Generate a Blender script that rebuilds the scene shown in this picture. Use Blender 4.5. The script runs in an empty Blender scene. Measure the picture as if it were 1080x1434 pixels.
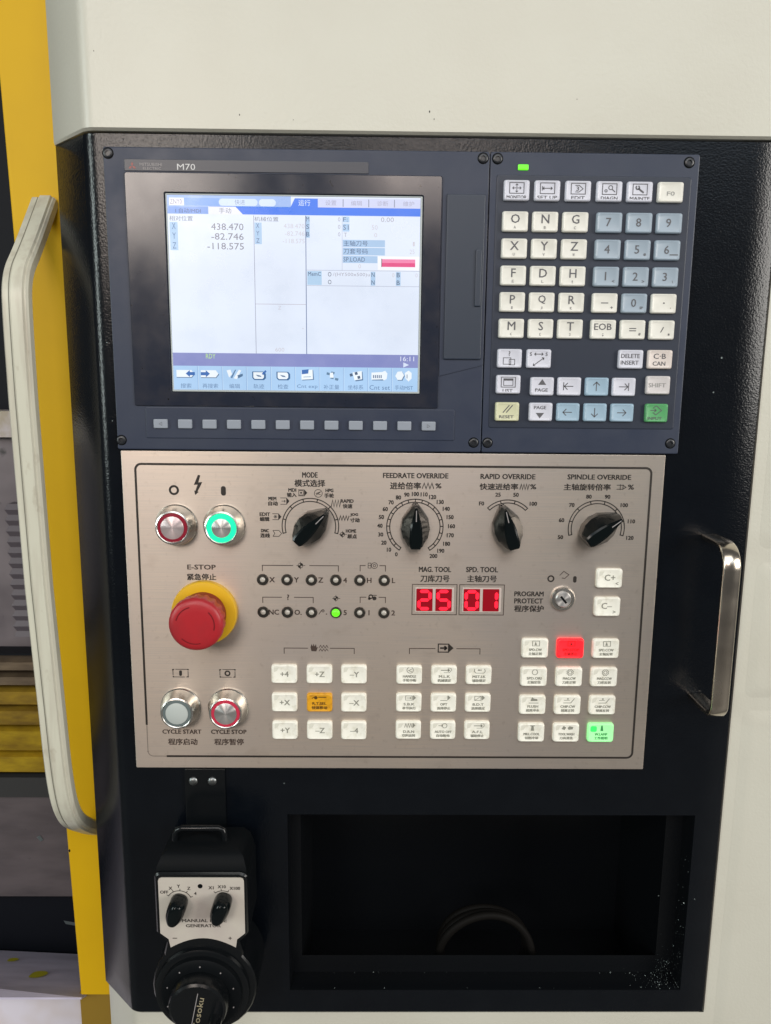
import bpy, math, random
from mathutils import Vector, Matrix
random.seed(7)
SC = bpy.context.scene
COL = SC.collection
MM = 0.001
PI = math.pi

# ------------------------------------------------------------------ camera
def setup_camera():
    p, y, r = math.radians(-9.942), math.radians(0.727), math.radians(0.564)
    fwd = Vector((math.sin(y)*math.cos(p), math.cos(y)*math.cos(p), math.sin(p)))
    right = fwd.cross(Vector((0, 0, 1))).normalized()
    up = right.cross(fwd)
    c, s = math.cos(r), math.sin(r)
    R, U = c*right + s*up, -s*right + c*up
    cam = bpy.data.cameras.new('camera')
    cam.sensor_fit = 'HORIZONTAL'; cam.sensor_width = 36; cam.lens = 36.0
    cam.clip_start = 0.01; cam.clip_end = 50
    o = bpy.data.objects.new('camera', cam); COL.objects.link(o)
    o.matrix_world = Matrix(((R.x, U.x, -fwd.x, 0.17434), (R.y, U.y, -fwd.y, -0.527), (R.z, U.z, -fwd.z, 0.05127), (0, 0, 0, 1)))
    SC.camera = o
setup_camera()

# ------------------------------------------------------------------ light: dim hall, lamps overhead and behind the photographer
world = bpy.data.worlds.new('World'); SC.world = world; world.use_nodes = True
bg = world.node_tree.nodes['Background']
bg.inputs[0].default_value = (0.97, 0.98, 1.0, 1); bg.inputs[1].default_value = 0.08
def area(name, loc, target, sx, sy, power, col):
    l = bpy.data.lights.new(name, 'AREA'); l.shape = 'RECTANGLE'; l.size = sx; l.size_y = sy
    l.energy = power; l.color = col
    o = bpy.data.objects.new(name, l); COL.objects.link(o); o.location = loc
    o.rotation_euler = (Vector(target) - Vector(loc)).to_track_quat('-Z', 'Y').to_euler()
    return o
area('hall_lamp', (-0.95, -2.85, 1.00), (0.1, 0, -0.1), 0.9, 0.75, 25, (1.0, 0.87, 0.77))
area('hall_lamp', (0.42, -2.85, 1.00), (0.2, 0, 0.0), 0.55, 0.40, 7, (1.0, 0.84, 0.74))
area('hall_window', (0.35, -2.4, 1.45), (0.2, 0, 0.1), 3.2, 1.1, 15, (0.70, 0.85, 1.0))
area('side_window', (-2.35, -1.55, 0.50), (0.0, 0, 0.1), 0.50, 1.5, 30, (0.88, 1.0, 0.97))
area('ceiling_lamp', (0.6, -2.5, 2.1), (0.3, 0, -0.3), 2.6, 1.2, 24, (1.0, 0.96, 0.89))
area('side_lamp', (2.7, -1.75, 0.60), (0.40, 0, -0.35), 1.2, 1.3, 58, (1.0, 0.96, 0.90))
SC.view_settings.view_transform = 'Standard'
SC.view_settings.look = 'None'
SC.view_settings.exposure = 0.0
SC.view_settings.gamma = 1.0
SC.view_settings.use_curve_mapping = False
SC.cycles.max_bounces = 5

# ------------------------------------------------------------------ materials
MATS = {}
def mat(name, col, rough=0.5, metal=0.0, spec=0.5, bump=None, vary=None, emit=None, coat=0.0, spots=None, trans=0.0, rvar=None, sss=0.0):
    """bump=(scale xyz, strength mm, detail); vary=(scale xyz, second colour, low, high); spots=(scale, colour, low, high)"""
    if name in MATS: return MATS[name]
    m = bpy.data.materials.new(name); m.use_nodes = True
    nt = m.node_tree; N = nt.nodes; L = nt.links
    b = N['Principled BSDF']
    b.inputs['Base Color'].default_value = (*col, 1)
    b.inputs['Roughness'].default_value = rough
    b.inputs['Metallic'].default_value = metal
    b.inputs['Specular IOR Level'].default_value = spec
    b.inputs['Coat Weight'].default_value = coat
    b.inputs['Coat Roughness'].default_value = 0.12
    if trans: b.inputs['Transmission Weight'].default_value = trans
    if sss:
        b.inputs['Subsurface Weight'].default_value = sss
        b.inputs['Subsurface Radius'].default_value = (0.002, 0.002, 0.002)
        b.inputs['Subsurface Scale'].default_value = 1.0
    if emit:
        b.inputs['Emission Color'].default_value = (*emit[0], 1)
        b.inputs['Emission Strength'].default_value = emit[1]
    geo = N.new('ShaderNodeNewGeometry')
    def noise(scale, detail=3.0, rgh=0.55):
        mp = N.new('ShaderNodeMapping'); mp.inputs['Scale'].default_value = scale if isinstance(scale, tuple) else (scale,)*3
        L.new(geo.outputs['Position'], mp.inputs['Vector'])
        n = N.new('ShaderNodeTexNoise'); n.inputs['Scale'].default_value = 1.0; n.inputs['Detail'].default_value = detail
        n.inputs['Roughness'].default_value = rgh
        L.new(mp.outputs[0], n.inputs['Vector']); return n.outputs['Fac']
    def ramp(src, lo, hi):
        mr = N.new('ShaderNodeMapRange'); mr.inputs[1].default_value = lo; mr.inputs[2].default_value = hi
        L.new(src, mr.inputs[0]); return mr.outputs[0]
    src = None
    for v in ((vary if isinstance(vary, list) else [vary]) if vary else []) + ([spots] if spots else []):
        mx = N.new('ShaderNodeMix'); mx.data_type = 'RGBA'
        L.new(ramp(noise(v[0]), v[2], v[3]), mx.inputs[0])
        if src: L.new(src, mx.inputs[6])
        else: mx.inputs[6].default_value = (*col, 1)
        mx.inputs[7].default_value = (*v[1], 1)
        src = mx.outputs[2]
    if src: L.new(src, b.inputs['Base Color'])
    if rvar:
        mr = N.new('ShaderNodeMapRange'); L.new(noise(rvar[0]), mr.inputs[0])
        mr.inputs[1].default_value = 0.3; mr.inputs[2].default_value = 0.7
        mr.inputs[3].default_value = rvar[1]; mr.inputs[4].default_value = rvar[2]
        L.new(mr.outputs[0], b.inputs['Roughness'])
    if bump:
        bp = N.new('ShaderNodeBump'); bp.inputs['Strength'].default_value = 1.0; bp.inputs['Distance'].default_value = bump[1]*MM
        L.new(noise(bump[0], bump[2] if len(bump) > 2 else 2.0), bp.inputs['Height'])
        L.new(bp.outputs[0], b.inputs['Normal'])
    MATS[name] = m
    return m
def glow(name, col, strength=1.0, rough=0.3):
    return mat(name, tuple(c*0.25 for c in col), rough, emit=(col, strength))
def srgb(r, g, b):
    f = lambda c: (c/255/12.92 if c/255 <= 0.04045 else ((c/255+0.055)/1.055)**2.4)
    return (f(r), f(g), f(b))

M_HAMMER = mat('black_hammertone_paint', (0.0022, 0.0034, 0.0056), 0.20, spec=0.32, bump=(820, 0.14, 1.0), vary=(45, (0.0030, 0.0044, 0.0068), 0.4, 0.7))
M_CREAM = mat('cream_powder_coat', (0.57, 0.56, 0.485), 0.36, bump=(430, 0.13, 1.5), vary=(9, (0.54, 0.525, 0.45), 0.4, 0.7))
M_PLASTIC = mat('charcoal_plastic', (0.020, 0.029, 0.056), 0.46, bump=(1500, 0.03, 2), vary=(30, (0.025, 0.034, 0.060), 0.4, 0.7), rvar=(50, 0.40, 0.52))
M_PLASTIC2 = mat('charcoal_plastic_flap', (0.026, 0.036, 0.056), 0.42, bump=(1500, 0.02, 2))
M_GLOSSBEZEL = mat('smeared_dark_bezel_film', (0.016, 0.020, 0.034), 0.27, spec=0.6, vary=(70, (0.026, 0.027, 0.038), 0.45, 0.75), spots=(330, (0.004, 0.004, 0.004), 0.70, 0.74), rvar=(35, 0.14, 0.22))
M_RUBBER = mat('black_plastic_gloss', (0.004, 0.005, 0.006), 0.24, spec=0.35, bump=(900, 0.02, 2))
M_KNOB = mat('black_knob_plastic', (0.004, 0.006, 0.0065), 0.14, spec=0.2)
M_BLACKMAT = mat('black_matte', (0.004, 0.005, 0.006), 0.5, spec=0.07)
M_SCREW = mat('black_oxide_screw', (0.012, 0.014, 0.018), 0.34, metal=0.0, spec=0.6)
M_INK = mat('black_printed_ink', (0.022, 0.017, 0.014), 0.5)
M_INKBROWN = mat('brown_printed_ink', (0.055, 0.036, 0.028), 0.5)
M_GHOST = mat('worn_off_ink', (0.33, 0.27, 0.23), 0.5, metal=0.5)
M_KEYINK = mat('key_print', (0.10, 0.10, 0.11), 0.5)
M_KEYINKF = mat('faded_key_print', (0.30, 0.30, 0.29), 0.5)
M_WHITEINK = mat('white_print', (0.62, 0.62, 0.62), 0.5)
M_PALEINK = mat('worn_pale_print', (0.30, 0.28, 0.28), 0.5)
M_REDINK = mat('faded_red_print', (0.30, 0.10, 0.09), 0.5)
M_KEYW = mat('ivory_key_plastic', (0.74, 0.73, 0.67), 0.35, vary=(120, (0.66, 0.65, 0.59), 0.45, 0.75))
M_KEYLILAC = mat('pale_lilac_key_plastic', (0.62, 0.63, 0.71), 0.35)
M_KEYB = mat('blue_grey_key_plastic', (0.32, 0.39, 0.46), 0.35)
M_KEYB2 = mat('sky_blue_key_plastic', (0.32, 0.45, 0.56), 0.35)
M_KEYY = mat('pale_yellow_key_plastic', (0.62, 0.62, 0.42), 0.35)
M_KEYG = mat('green_key_plastic', (0.10, 0.36, 0.14), 0.35)
M_PKEY = mat('worn_translucent_keycap', (0.87, 0.86, 0.77), 0.42, vary=(260, (0.74, 0.72, 0.61), 0.50, 0.74), spots=(420, (0.45, 0.42, 0.33), 0.68, 0.80))
M_PKEYA = mat('amber_keycap', (0.62, 0.30, 0.01), 0.4, vary=(300, (0.40, 0.17, 0.01), 0.5, 0.75), emit=((0.9, 0.42, 0.02), 0.12))
M_PKEYR = mat('lit_red_keycap', (0.6, 0.01, 0.015), 0.4, emit=((1.0, 0.008, 0.014), 1.7))
M_PKEYG = mat('lit_green_keycap', (0.35, 0.62, 0.34), 0.4, emit=((0.17, 0.75, 0.22), 0.75))
M_PKEYG2 = mat('green_lamp_in_key', (0.05, 0.5, 0.1), 0.4, emit=((0.02, 0.80, 0.12), 0.8))
M_SMUDGE = mat('keycap_lamp_window', (0.70, 0.69, 0.60), 0.45)
M_CHROME = mat('polished_chrome', (0.66, 0.59, 0.50), 0.2, metal=1.0, rvar=(40, 0.16, 0.28))
M_BTNSTEEL = mat('button_stainless', (0.66, 0.64, 0.60), 0.27, metal=1.0, bump=(900, 0.01, 2))
M_CAPSTEEL = mat('button_cap_brushed', (0.74, 0.72, 0.70), 0.36, metal=0.9)
M_PINKCAP = mat('button_cap_pinkish', (0.74, 0.62, 0.62), 0.36, metal=0.75)
M_ALU = mat('anodised_bezel', (0.085, 0.078, 0.07), 0.3, metal=0.8)
M_LENS = mat('clear_lamp_lens', (0.46, 0.43, 0.38), 0.12, spec=0.8)
M_REDRING = mat('dark_red_ring_lens', (0.20, 0.012, 0.025), 0.25, emit=((0.5, 0.02, 0.05), 0.10))
M_REDRING2 = mat('red_ring_lens', (0.42, 0.03, 0.06), 0.25, emit=((0.8, 0.03, 0.08), 0.14))
M_GREYRING = mat('grey_ring_lens', (0.13, 0.16, 0.16), 0.25)
M_GREENRING = glow('lit_green_ring', (0.012, 0.78, 0.36), 1.35)
M_GREENLED = glow('green_led', (0.16, 0.95, 0.02), 1.0)
M_ESTOP = mat('red_estop_plastic', (0.40, 0.015, 0.022), 0.40, vary=(60, (0.34, 0.018, 0.024), 0.4, 0.7), bump=(1200, 0.01, 2))
M_ESTOPMARK = mat('dark_red_print', (0.16, 0.006, 0.01), 0.4)
M_ESTOPY = mat('yellow_collar_plastic', (0.68, 0.40, 0.012), 0.4)
M_YELLOW = mat('yellow_paint', (0.74, 0.44, 0.005), 0.5, spec=0.25, bump=(380, 0.05, 2), vary=(14, (0.70, 0.41, 0.006), 0.4, 0.7))
M_YELLOWD = mat('shaded_yellow_paint', (0.30, 0.18, 0.02), 0.5)  # door yellow darkened: the shadow on the lower part is in the colour
M_HANDLE = mat('cream_handle_profile', (0.58, 0.57, 0.47), 0.30, vary=((160, 160, 14), (0.47, 0.44, 0.36), 0.45, 0.75), spots=((110, 110, 60), (0.38, 0.34, 0.26), 0.64, 0.84))
M_GROOVE = mat('handle_groove', (0.20, 0.19, 0.15), 0.6)
M_PENDANTFACE = mat('pendant_face_foil', (0.52, 0.48, 0.42), 0.45, vary=(40, (0.47, 0.42, 0.38), 0.4, 0.7))
M_SEGRED = glow('red_led_segment', (1.0, 0.012, 0.03), 2.4)
M_SEGWIN = mat('dark_red_filter', (0.05, 0.004, 0.006), 0.2, emit=((0.34, 0.0, 0.008), 0.75))
M_MAUVE = mat('oily_grey_sheet', (0.20, 0.17, 0.18), 0.5, vary=(16, (0.12, 0.10, 0.11), 0.4, 0.7), spots=(60, (0.05, 0.045, 0.045), 0.66, 0.8))
M_BRASS = mat('oily_way_cover', (0.34, 0.23, 0.05), 0.35, metal=0.6, vary=((30, 30, 90), (0.16, 0.10, 0.04), 0.35, 0.7))
M_DARK = mat('dark_machine_inside', (0.0035, 0.0045, 0.008), 0.6, spec=0.2)
M_LAV = mat('galvanised_sheet', (0.66, 0.61, 0.76), 0.45, vary=((14, 40, 14), (0.50, 0.46, 0.58), 0.4, 0.7))
M_SPOT = mat('yellow_paint_drop', (0.55, 0.50, 0.02), 0.4)
M_FLOOR = mat('workshop_floor', (0.13, 0.125, 0.12), 0.6, vary=(3, (0.10, 0.10, 0.095), 0.4, 0.65))
M_HOSE = mat('grey_brown_hose', (0.0055, 0.005, 0.0045), 0.6, spec=0.08)
M_CHIP = mat('bright_metal_chip', (0.22, 0.26, 0.26), 0.4, metal=0.8)

def steel_plate():
    m = mat('brushed_stainless_plate', (0.75, 0.645, 0.54), 0.40, metal=0.96,
            vary=[(6.5, (0.66, 0.585, 0.53), 0.38, 0.68), ((22, 22, 3400), (0.58, 0.53, 0.48), 0.38, 0.85), ((240, 240, 200), (0.56, 0.48, 0.41), 0.60, 0.84)],
            spots=((38, 38, 60), (0.58, 0.50, 0.43), 0.60, 0.86), bump=((30, 30, 6000), 0.010, 2))
    nt = m.node_tree; b = nt.nodes['Principled BSDF']
    b.inputs['Anisotropic'].default_value = 0.78
    cx = nt.nodes.new('ShaderNodeCombineXYZ'); cx.inputs[2].default_value = 1.0
    nt.links.new(cx.outputs[0], b.inputs['Tangent'])
    return m
M_STEEL = steel_plate()
for m_ in (M_CAPSTEEL, M_PINKCAP):       # turned metal: the brushing runs round the axis
    tg = m_.node_tree.nodes.new('ShaderNodeTangent'); tg.direction_type = 'RADIAL'; tg.axis = 'Y'
    m_.node_tree.links.new(tg.outputs[0], m_.node_tree.nodes['Principled BSDF'].inputs['Tangent'])
    m_.node_tree.nodes['Principled BSDF'].inputs['Anisotropic'].default_value = 0.85
    m_.node_tree.nodes['Principled BSDF'].inputs['Anisotropic Rotation'].default_value = 0.25

# ------------------------------------------------------------------ mesh helpers (all sizes in millimetres; x right, y into the cabinet, z up)
WORLD_ORIGIN = {}
TEXTS = {}
WEIGHT = [0.0]     # extra stroke weight of the lettering, millimetres
def strokes():
    w = WEIGHT[0]
    return [(0, 0)] if not w else [(-w, -w*.6), (w, -w*.6), (-w, w*.6), (w, w*.6)]
def text_mesh(s):
    if s in TEXTS: return TEXTS[s]
    c = bpy.data.curves.new('t', 'FONT'); c.body = s; c.resolution_u = 2
    o = bpy.data.objects.new('t', c); COL.objects.link(o)
    dg = bpy.context.evaluated_depsgraph_get()
    me = bpy.data.meshes.new_from_object(o.evaluated_get(dg))
    v = [(p.co.x, p.co.y) for p in me.vertices]; f = [tuple(p.vertices) for p in me.polygons]
    bpy.data.objects.remove(o); bpy.data.meshes.remove(me); bpy.data.curves.remove(c)
    xs = [p[0] for p in v]; ys = [p[1] for p in v]
    TEXTS[s] = (v, f, min(xs), max(xs), min(ys), max(ys))
    return TEXTS[s]

def rr(cx, cz, w, h, r, y, n=4):
    """rounded rectangle outline in the xz plane"""
    r = max(min(r, w/2-1e-3, h/2-1e-3), 1e-3); pts = []
    for (sx, sz, a0) in ((1, 1, 0), (-1, 1, 90), (-1, -1, 180), (1, -1, 270)):
        for k in range(n+1):
            a = math.radians(a0 + 90*k/n)
            pts.append((cx + sx*(w/2-r) + r*math.cos(a), y, cz + sz*(h/2-r) + r*math.sin(a)))
    return pts

class MB:
    def __init__(s): s.v = []; s.f = []
    def add(s, v, f):
        n = len(s.v); s.v += [tuple(p) for p in v]; s.f += [tuple(i+n for i in q) for q in f]; return s
    def loft(s, levels, cap0=True, cap1=True, closed=True):
        n = len(levels[0]); v = [p for l in levels for p in l]; f = []
        for k in range(len(levels)-1):
            for i in range(n if closed else n-1):
                j = (i+1) % n
                f.append((k*n+i, k*n+j, (k+1)*n+j, (k+1)*n+i))
        if cap0: f.append(tuple(range(n))[::-1])
        if cap1: f.append(tuple(range((len(levels)-1)*n, len(levels)*n)))
        return s.add(v, f)
    def plate(s, x0, x1, z0, z1, yb, yf, r=1.0, ch=0.5, n=4):
        cx, cz, w, h = (x0+x1)/2, (z0+z1)/2, x1-x0, z1-z0
        return s.loft([rr(cx, cz, w, h, r, yb, n), rr(cx, cz, w, h, r, yf+ch, n), rr(cx, cz, w-0.6*ch, h-0.6*ch, r, yf+0.3*ch, n), rr(cx, cz, w-2*ch, h-2*ch, max(r-ch, .2), yf, n), rr(cx, cz, w-2*ch-.5, h-2*ch-.5, max(r-ch, .2), yf, n)])
    def frame(s, o, i, yb, yf, r, ch, slope, n=4):
        """picture frame: outer (x0,x1,z0,z1), inner opening, inner edge falls back by slope"""
        oc = ((o[0]+o[1])/2, (o[2]+o[3])/2, o[1]-o[0], o[3]-o[2]); ic = ((i[0]+i[1])/2, (i[2]+i[3])/2, i[1]-i[0], i[3]-i[2])
        return s.loft([rr(*oc, r, yb, n), rr(*oc, r, yf+ch, n), rr(oc[0], oc[1], oc[2]-2*ch, oc[3]-2*ch, r, yf, n), rr(ic[0], ic[1], ic[2]+2*slope[0], ic[3]+2*slope[0], r, yf, n), rr(*ic, 0.4, yf+slope[1], n), rr(*ic, 0.4, yb, n)], False, False)
    def lathe(s, cx, cz, prof, n=48, y0=0.0, tilt=None):
        lev = []
        for (r, h) in prof:
            lev.append([(cx + r*math.cos(2*PI*k/n), y0-h, cz + r*math.sin(2*PI*k/n)) for k in range(n)])
        return s.loft(lev, True, True)
    def ringlathe(s, cx, cz, prof, n=48, y0=0.0):
        lev = [[(cx + r*math.cos(2*PI*k/n), y0-h, cz + r*math.sin(2*PI*k/n)) for k in range(n)] for (r, h) in prof]
        return s.loft(lev, False, False)
    def box(s, x0, x1, y0, y1, z0, z1):
        v = [(x, y, z) for x in (x0, x1) for y in (y0, y1) for z in (z0, z1)]
        return s.add(v, [(0, 1, 3, 2), (4, 6, 7, 5), (0, 4, 5, 1), (2, 3, 7, 6), (0, 2, 6, 4), (1, 5, 7, 3)])
    def prism(s, pts, yb, yf):
        return s.loft([[(x, yb, z) for x, z in pts], [(x, yf, z) for x, z in pts]])
    def tube(s, path, r, n=10, closed=False):
        lev = []; P = [Vector(p) for p in path]; m = len(P)
        prev = None
        for i in range(m):
            a = P[(i-1) % m] if (closed or i > 0) else P[i]; b = P[(i+1) % m] if (closed or i < m-1) else P[i]
            t = (b-a).normalized()
            u = t.cross(Vector((0, 1, 0.01))) if prev is None else prev - t*prev.dot(t)
            u.normalize(); prev = u; w = t.cross(u)
            lev.append([tuple(P[i] + r*(math.cos(2*PI*k/n)*u + math.sin(2*PI*k/n)*w)) for k in range(n)])
        if closed: lev.append(lev[0])
        return s.loft(lev, not closed, not closed)
    # ---- flat print in the xz plane at depth y
    def poly(s, pts, y): return s.add([(x, y, z) for x, z in pts], [tuple(range(len(pts)))])
    def stroke(s, pts, w, y, closed=False):
        n = len(pts); P = [Vector(p) for p in pts]; Lf = []; Rt = []
        for i in range(n):
            a = P[(i-1) % n] if (closed or i > 0) else None; b = P[(i+1) % n] if (closed or i < n-1) else None
            d1 = (P[i]-a).normalized() if a is not None else (b-P[i]).normalized()
            d2 = (b-P[i]).normalized() if b is not None else d1
            n1 = Vector((-d1.y, d1.x)); n2 = Vector((-d2.y, d2.x)); m = n1+n2
            if m.length < 0.3: m = n1
            m.normalize(); k = w/2/max(m.dot(n1), 0.4)
            Lf.append(P[i]+m*k); Rt.append(P[i]-m*k)
        v = [(p.x, y, p.y) for p in Lf] + [(p.x, y, p.y) for p in Rt]
        f = [(i, (i+1) % n, n+(i+1) % n, n+i) for i in range(n if closed else n-1)]
        return s.add(v, f)
    def rect(s, x0, z0, x1, z1, y): return s.poly([(x0, z0), (x1, z0), (x1, z1), (x0, z1)], y)
    def orect(s, x0, z0, x1, z1, w, y): return s.stroke([(x0, z0), (x1, z0), (x1, z1), (x0, z1)], w, y, True)
    def disc(s, cx, cz, r, y, n=24): return s.poly([(cx+r*math.cos(2*PI*k/n), cz+r*math.sin(2*PI*k/n)) for k in range(n)], y)
    def arc(s, cx, cz, r0, r1, a0, a1, y, n=32):
        v = []; f = []
        for k in range(n+1):
            a = math.radians(a0+(a1-a0)*k/n)
            v += [(cx+r0*math.cos(a), y, cz+r0*math.sin(a)), (cx+r1*math.cos(a), y, cz+r1*math.sin(a))]
        return s.add(v, [(2*k, 2*k+1, 2*k+3, 2*k+2) for k in range(n)])
    def text(s, t, x0, z1, x1, z0, y):
        v, f, a, b, c, d = text_mesh(t)
        kx = (x1-x0)/max(b-a, 1e-6); kz = (z1-z0)/max(d-c, 1e-6)
        for k, (ox, oz) in enumerate(strokes()): s.add([(x0+(p[0]-a)*kx+ox, y-.012*k, z0+(p[1]-c)*kz+oz) for p in v], f)
        return s
    def textc(s, t, cx, cz, h, y, w=None, rot=0.0, sq=1.0):
        v, f, a, b, c, d = text_mesh(t)
        kz = h/max(d-c, 1e-6); kx = (w/(b-a)) if w else kz*sq
        ca, sa = math.cos(rot), math.sin(rot); out = []
        for p in v:
            px = (p[0]-(a+b)/2)*kx; pz = (p[1]-(c+d)/2)*kz
            out.append((cx+px*ca-pz*sa, y, cz+px*sa+pz*ca))
        for k, (ox, oz) in enumerate(strokes()): s.add([(p[0]+ox, p[1]-.012*k, p[2]+oz) for p in out], f)
        return s
    def build(s, name, m, parent=None, smooth=35, label=None):
        xs = [p[0] for p in s.v]; ys = [p[1] for p in s.v]; zs = [p[2] for p in s.v]
        o3 = Vector(((min(xs)+max(xs))/2, max(ys), (min(zs)+max(zs))/2))
        me = bpy.data.meshes.new(name)
        me.from_pydata([((p[0]-o3.x)*MM, (p[1]-o3.y)*MM, (p[2]-o3.z)*MM) for p in s.v], [], s.f)
        me.update()
        if smooth:
            me.polygons.foreach_set('use_smooth', [True]*len(me.polygons))
            me.set_sharp_from_angle(angle=math.radians(smooth))
        me.materials.append(m)
        o = bpy.data.objects.new(name, me); COL.objects.link(o)
        place(o, o3, parent)
        if label: o['label'] = label
        return o
def place(o, w, parent):
    w = Vector(w); WORLD_ORIGIN[o.name] = w
    if parent is not None:
        o.parent = parent; o.location = (w-WORLD_ORIGIN[parent.name])*MM
    else: o.location = w*MM
def empty(name, loc, parent=None, label=None):
    o = bpy.data.objects.new(name, None); COL.objects.link(o); o.empty_display_size = 0.01
    place(o, loc, parent)
    if label: o['label'] = label
    return o
def thing(name, loc, label, cat, group=None):
    o = empty(name, loc); o['label'] = label; o['category'] = cat
    if group: o['group'] = group
    return o

# ================================================================== SETTING
fl = MB().rect(-3000, -3000, 3000, 3000, 0)
fl.v = [(x, z, -1100.0) for x, y, z in fl.v]
o = fl.build('floor', M_FLOOR, None, 0); o['kind'] = 'structure'

# ================================================================== CREAM MACHINE CABINET
def profile(x_right, yf, back=70.0, fold=-12.0, cham=34.0, rad=14.0):
    """cross section (x, y) from left back round the chamfer to the right edge"""
    pts = [(fold-cham, back), (fold-cham, yf+cham+1.0), (fold-cham+0.7, yf+cham-0.6)]
    k = rad*math.tan(math.radians(22.5))
    for i in range(7):      # rounded fold between the chamfer and the front
        a = math.radians(135 - 45*i/6)
        pts.append((fold+k + rad*math.cos(a)*1.0, yf+rad - rad*math.sin(a)))
    return pts
def extrude_profile(pts, zs):
    mb = MB()
    return mb.loft([[(x, y, z) for x, y in pts] for z in zs], True, True, False)

cab = thing('machine_cabinet', (200, 40, -520), 'cream powder-coated machine cabinet surrounding the black control console', 'cabinet')
up = profile(560, -1.0) + [(1300, -1.0), (1300, 70)]
lip = [(x-0.25 if x < 0 else x, y+2.2) for x, y in up]
mb = MB()
mb.loft([[(x, y, 204.2) for x, y in lip], [(x, y, 205.6) for x, y in up], [(x, y, 1000) for x, y in up]], True, True, True)
mb.build('upper_panel', M_CREAM, cab, 30)
lo = profile(560, 4.0, cham=31.5) + [(437.4, 4.0)]
MB().loft([[(x, y, -1099) for x, y in lo], [(x, y, -442.5) for x, y in lo]], False, False, False).build('lower_panel', M_CREAM, cab, 30)
# flank to the right of the console: sheet with three shallow pressed fields
mb = MB().box(437.4, 1300, 4.0, 70, -1099, 203.8)
mb.build('flank_panel', M_CREAM, cab, 30)
for z0, z1 in ((-66, 190), (-178, -76), (-480, -188)):
    cx, cz, w, h = 596, (z0+z1)/2, 300, z1-z0
    MB().loft([rr(cx, cz, w, h, 6, 3.96), rr(cx, cz, w-6, h-6, 6, 3.5), rr(cx, cz, w-12, h-12, 6, 2.9), rr(cx, cz, w-18, h-18, 6, 2.7)], False, True).build('pressed_field', M_CREAM, cab, 50)

for (cx, cz, s_) in ((206.5, 217.5, 1.1), (209.5, 213.0, .7), (86, 214, .8), (120, 211.5, .5), (300, 226, .5), (-4, 250, .6)):
    a0 = random.random()*6
    MB().poly([(cx+.35*s_*math.cos(a0+k*1.05), cz+s_*math.sin(a0+k*1.05)*random.uniform(.6, 1)) for k in range(6)], -1.12).build('scuff_mark', M_HOSE, cab, 0)

# ================================================================== BLACK CONSOLE
con = thing('control_console', (200, 30, -441), 'black hammertone control console housing with open storage recess at its bottom', 'console')
RX0, RX1, RZ1, RZ0 = 110.0, 416.0, -271.0, -420.5
prof = profile(436, 1.5) + [(RX0, 1.5), (RX1, 1.5), (433.5, 1.5), (435.3, 2.2), (436.2, 4.0), (436.2, 30)]
zl = [203.4, 202.6, RZ1, RZ0, -439.6, -441.2]
n = len(prof); v = []; f = []
for k, z in enumerate(zl):
    e = 1.2 if k in (0, 5) else 0.0
    v += [(x-(e if x > 400 else 0), y+(e if y < 30 else 0), z) for x, y in prof]
iL = prof.index((RX0, 1.5))
for k in range(len(zl)-1):
    for i in range(n-1):
        if i == iL and k == 2: continue
        f.append((k*n+i, k*n+i+1, (k+1)*n+i+1, (k+1)*n+i))
f.append(tuple(range((len(zl)-1)*n, len(zl)*n)))
MB().add(v, f).build('housing', M_HAMMER, con, 30)
# storage recess: ledge, step with raised lip, deep pocket
IX0, IX1, IZ1, IZ0 = 118.0, 402.0, -275.0, -405.0
def rect_pts(x0, x1, z0, z1, y): return [(x0, y, z0), (x1, y, z0), (x1, y, z1), (x0, y, z1)]
rec = MB()
rec.loft([rect_pts(RX0, RX1, RZ0, RZ1, 1.5), rect_pts(RX0+.6, RX1-.6, RZ0+.5, RZ1-.5, 3), rect_pts(RX0+.6, RX1-.6, RZ0+.5, RZ1-.5, 20),
          rect_pts(IX0, IX1, IZ0, IZ1, 20), rect_pts(IX0, IX1, IZ0-.4, IZ1, 20.8), rect_pts(IX0, IX1, -462, IZ1, 21.4), rect_pts(IX0, IX1, -462, IZ1, 120)], False, True)
rec.build('storage_recess', mat('black_recess_paint', (0.0030, 0.0038, 0.0050), 0.38, spec=0.25, bump=(560, 0.08, 1.2)), con, 25)
# screws of the flank and the two of the hanging bracket are built with their own parts
def screw(cx, cz, r, y0, parent, m=M_SCREW, h=0.9):
    t = MB().lathe(cx, cz, [(r, 0), (r, h*0.7), (r*0.86, h), (r*0.52, h), (r*0.48, h*0.15)], 20, y0).build('screw', m, parent, 40)
    MB().ringlathe(cx, cz, [(r*1.25, 0.02), (r*1.0, 0.02)], 20, y0).build('screw_seat', M_BLACKMAT, t, 0)
    return t
# chrome pull bar on the console: flat bar bent into a bow
bar = empty('pull_bar', (408.5, 1.5, -114), con, 'polished chrome pull bar bent from flat stock')
def bow(path, w, t, cx, mbx=None):
    """flat bar swept along a (y, z) path, width w along x, thickness t"""
    mbx = mbx or MB(); P = [Vector(p) for p in path]; lev = []
    for i, p in enumerate(P):
        a = P[max(i-1, 0)]; b = P[min(i+1, len(P)-1)]; d = (b-a).normalized(); nn = Vector((-d.y, d.x))
        q = []
        for (u, s_) in ((-.5, -.32), (-.43, -.5), (.43, -.5), (.5, -.32), (.5, .32), (.43, .5), (-.43, .5), (-.5, .32)):
            c = p + nn*t*s_
            xx = cx(p.y) if callable(cx) else cx
            q.append((xx+u*w, c.x, c.y))
        lev.append(q)
    return mbx.loft(lev)
def arcpath(cy, cz, r, a0, a1, n=10): return [(cy+r*math.cos(math.radians(a0+(a1-a0)*k/n)), cz+r*math.sin(math.radians(a0+(a1-a0)*k/n))) for k in range(n+1)]
zt, zb, yo = -57.0, -175.5, -36.0
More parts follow.
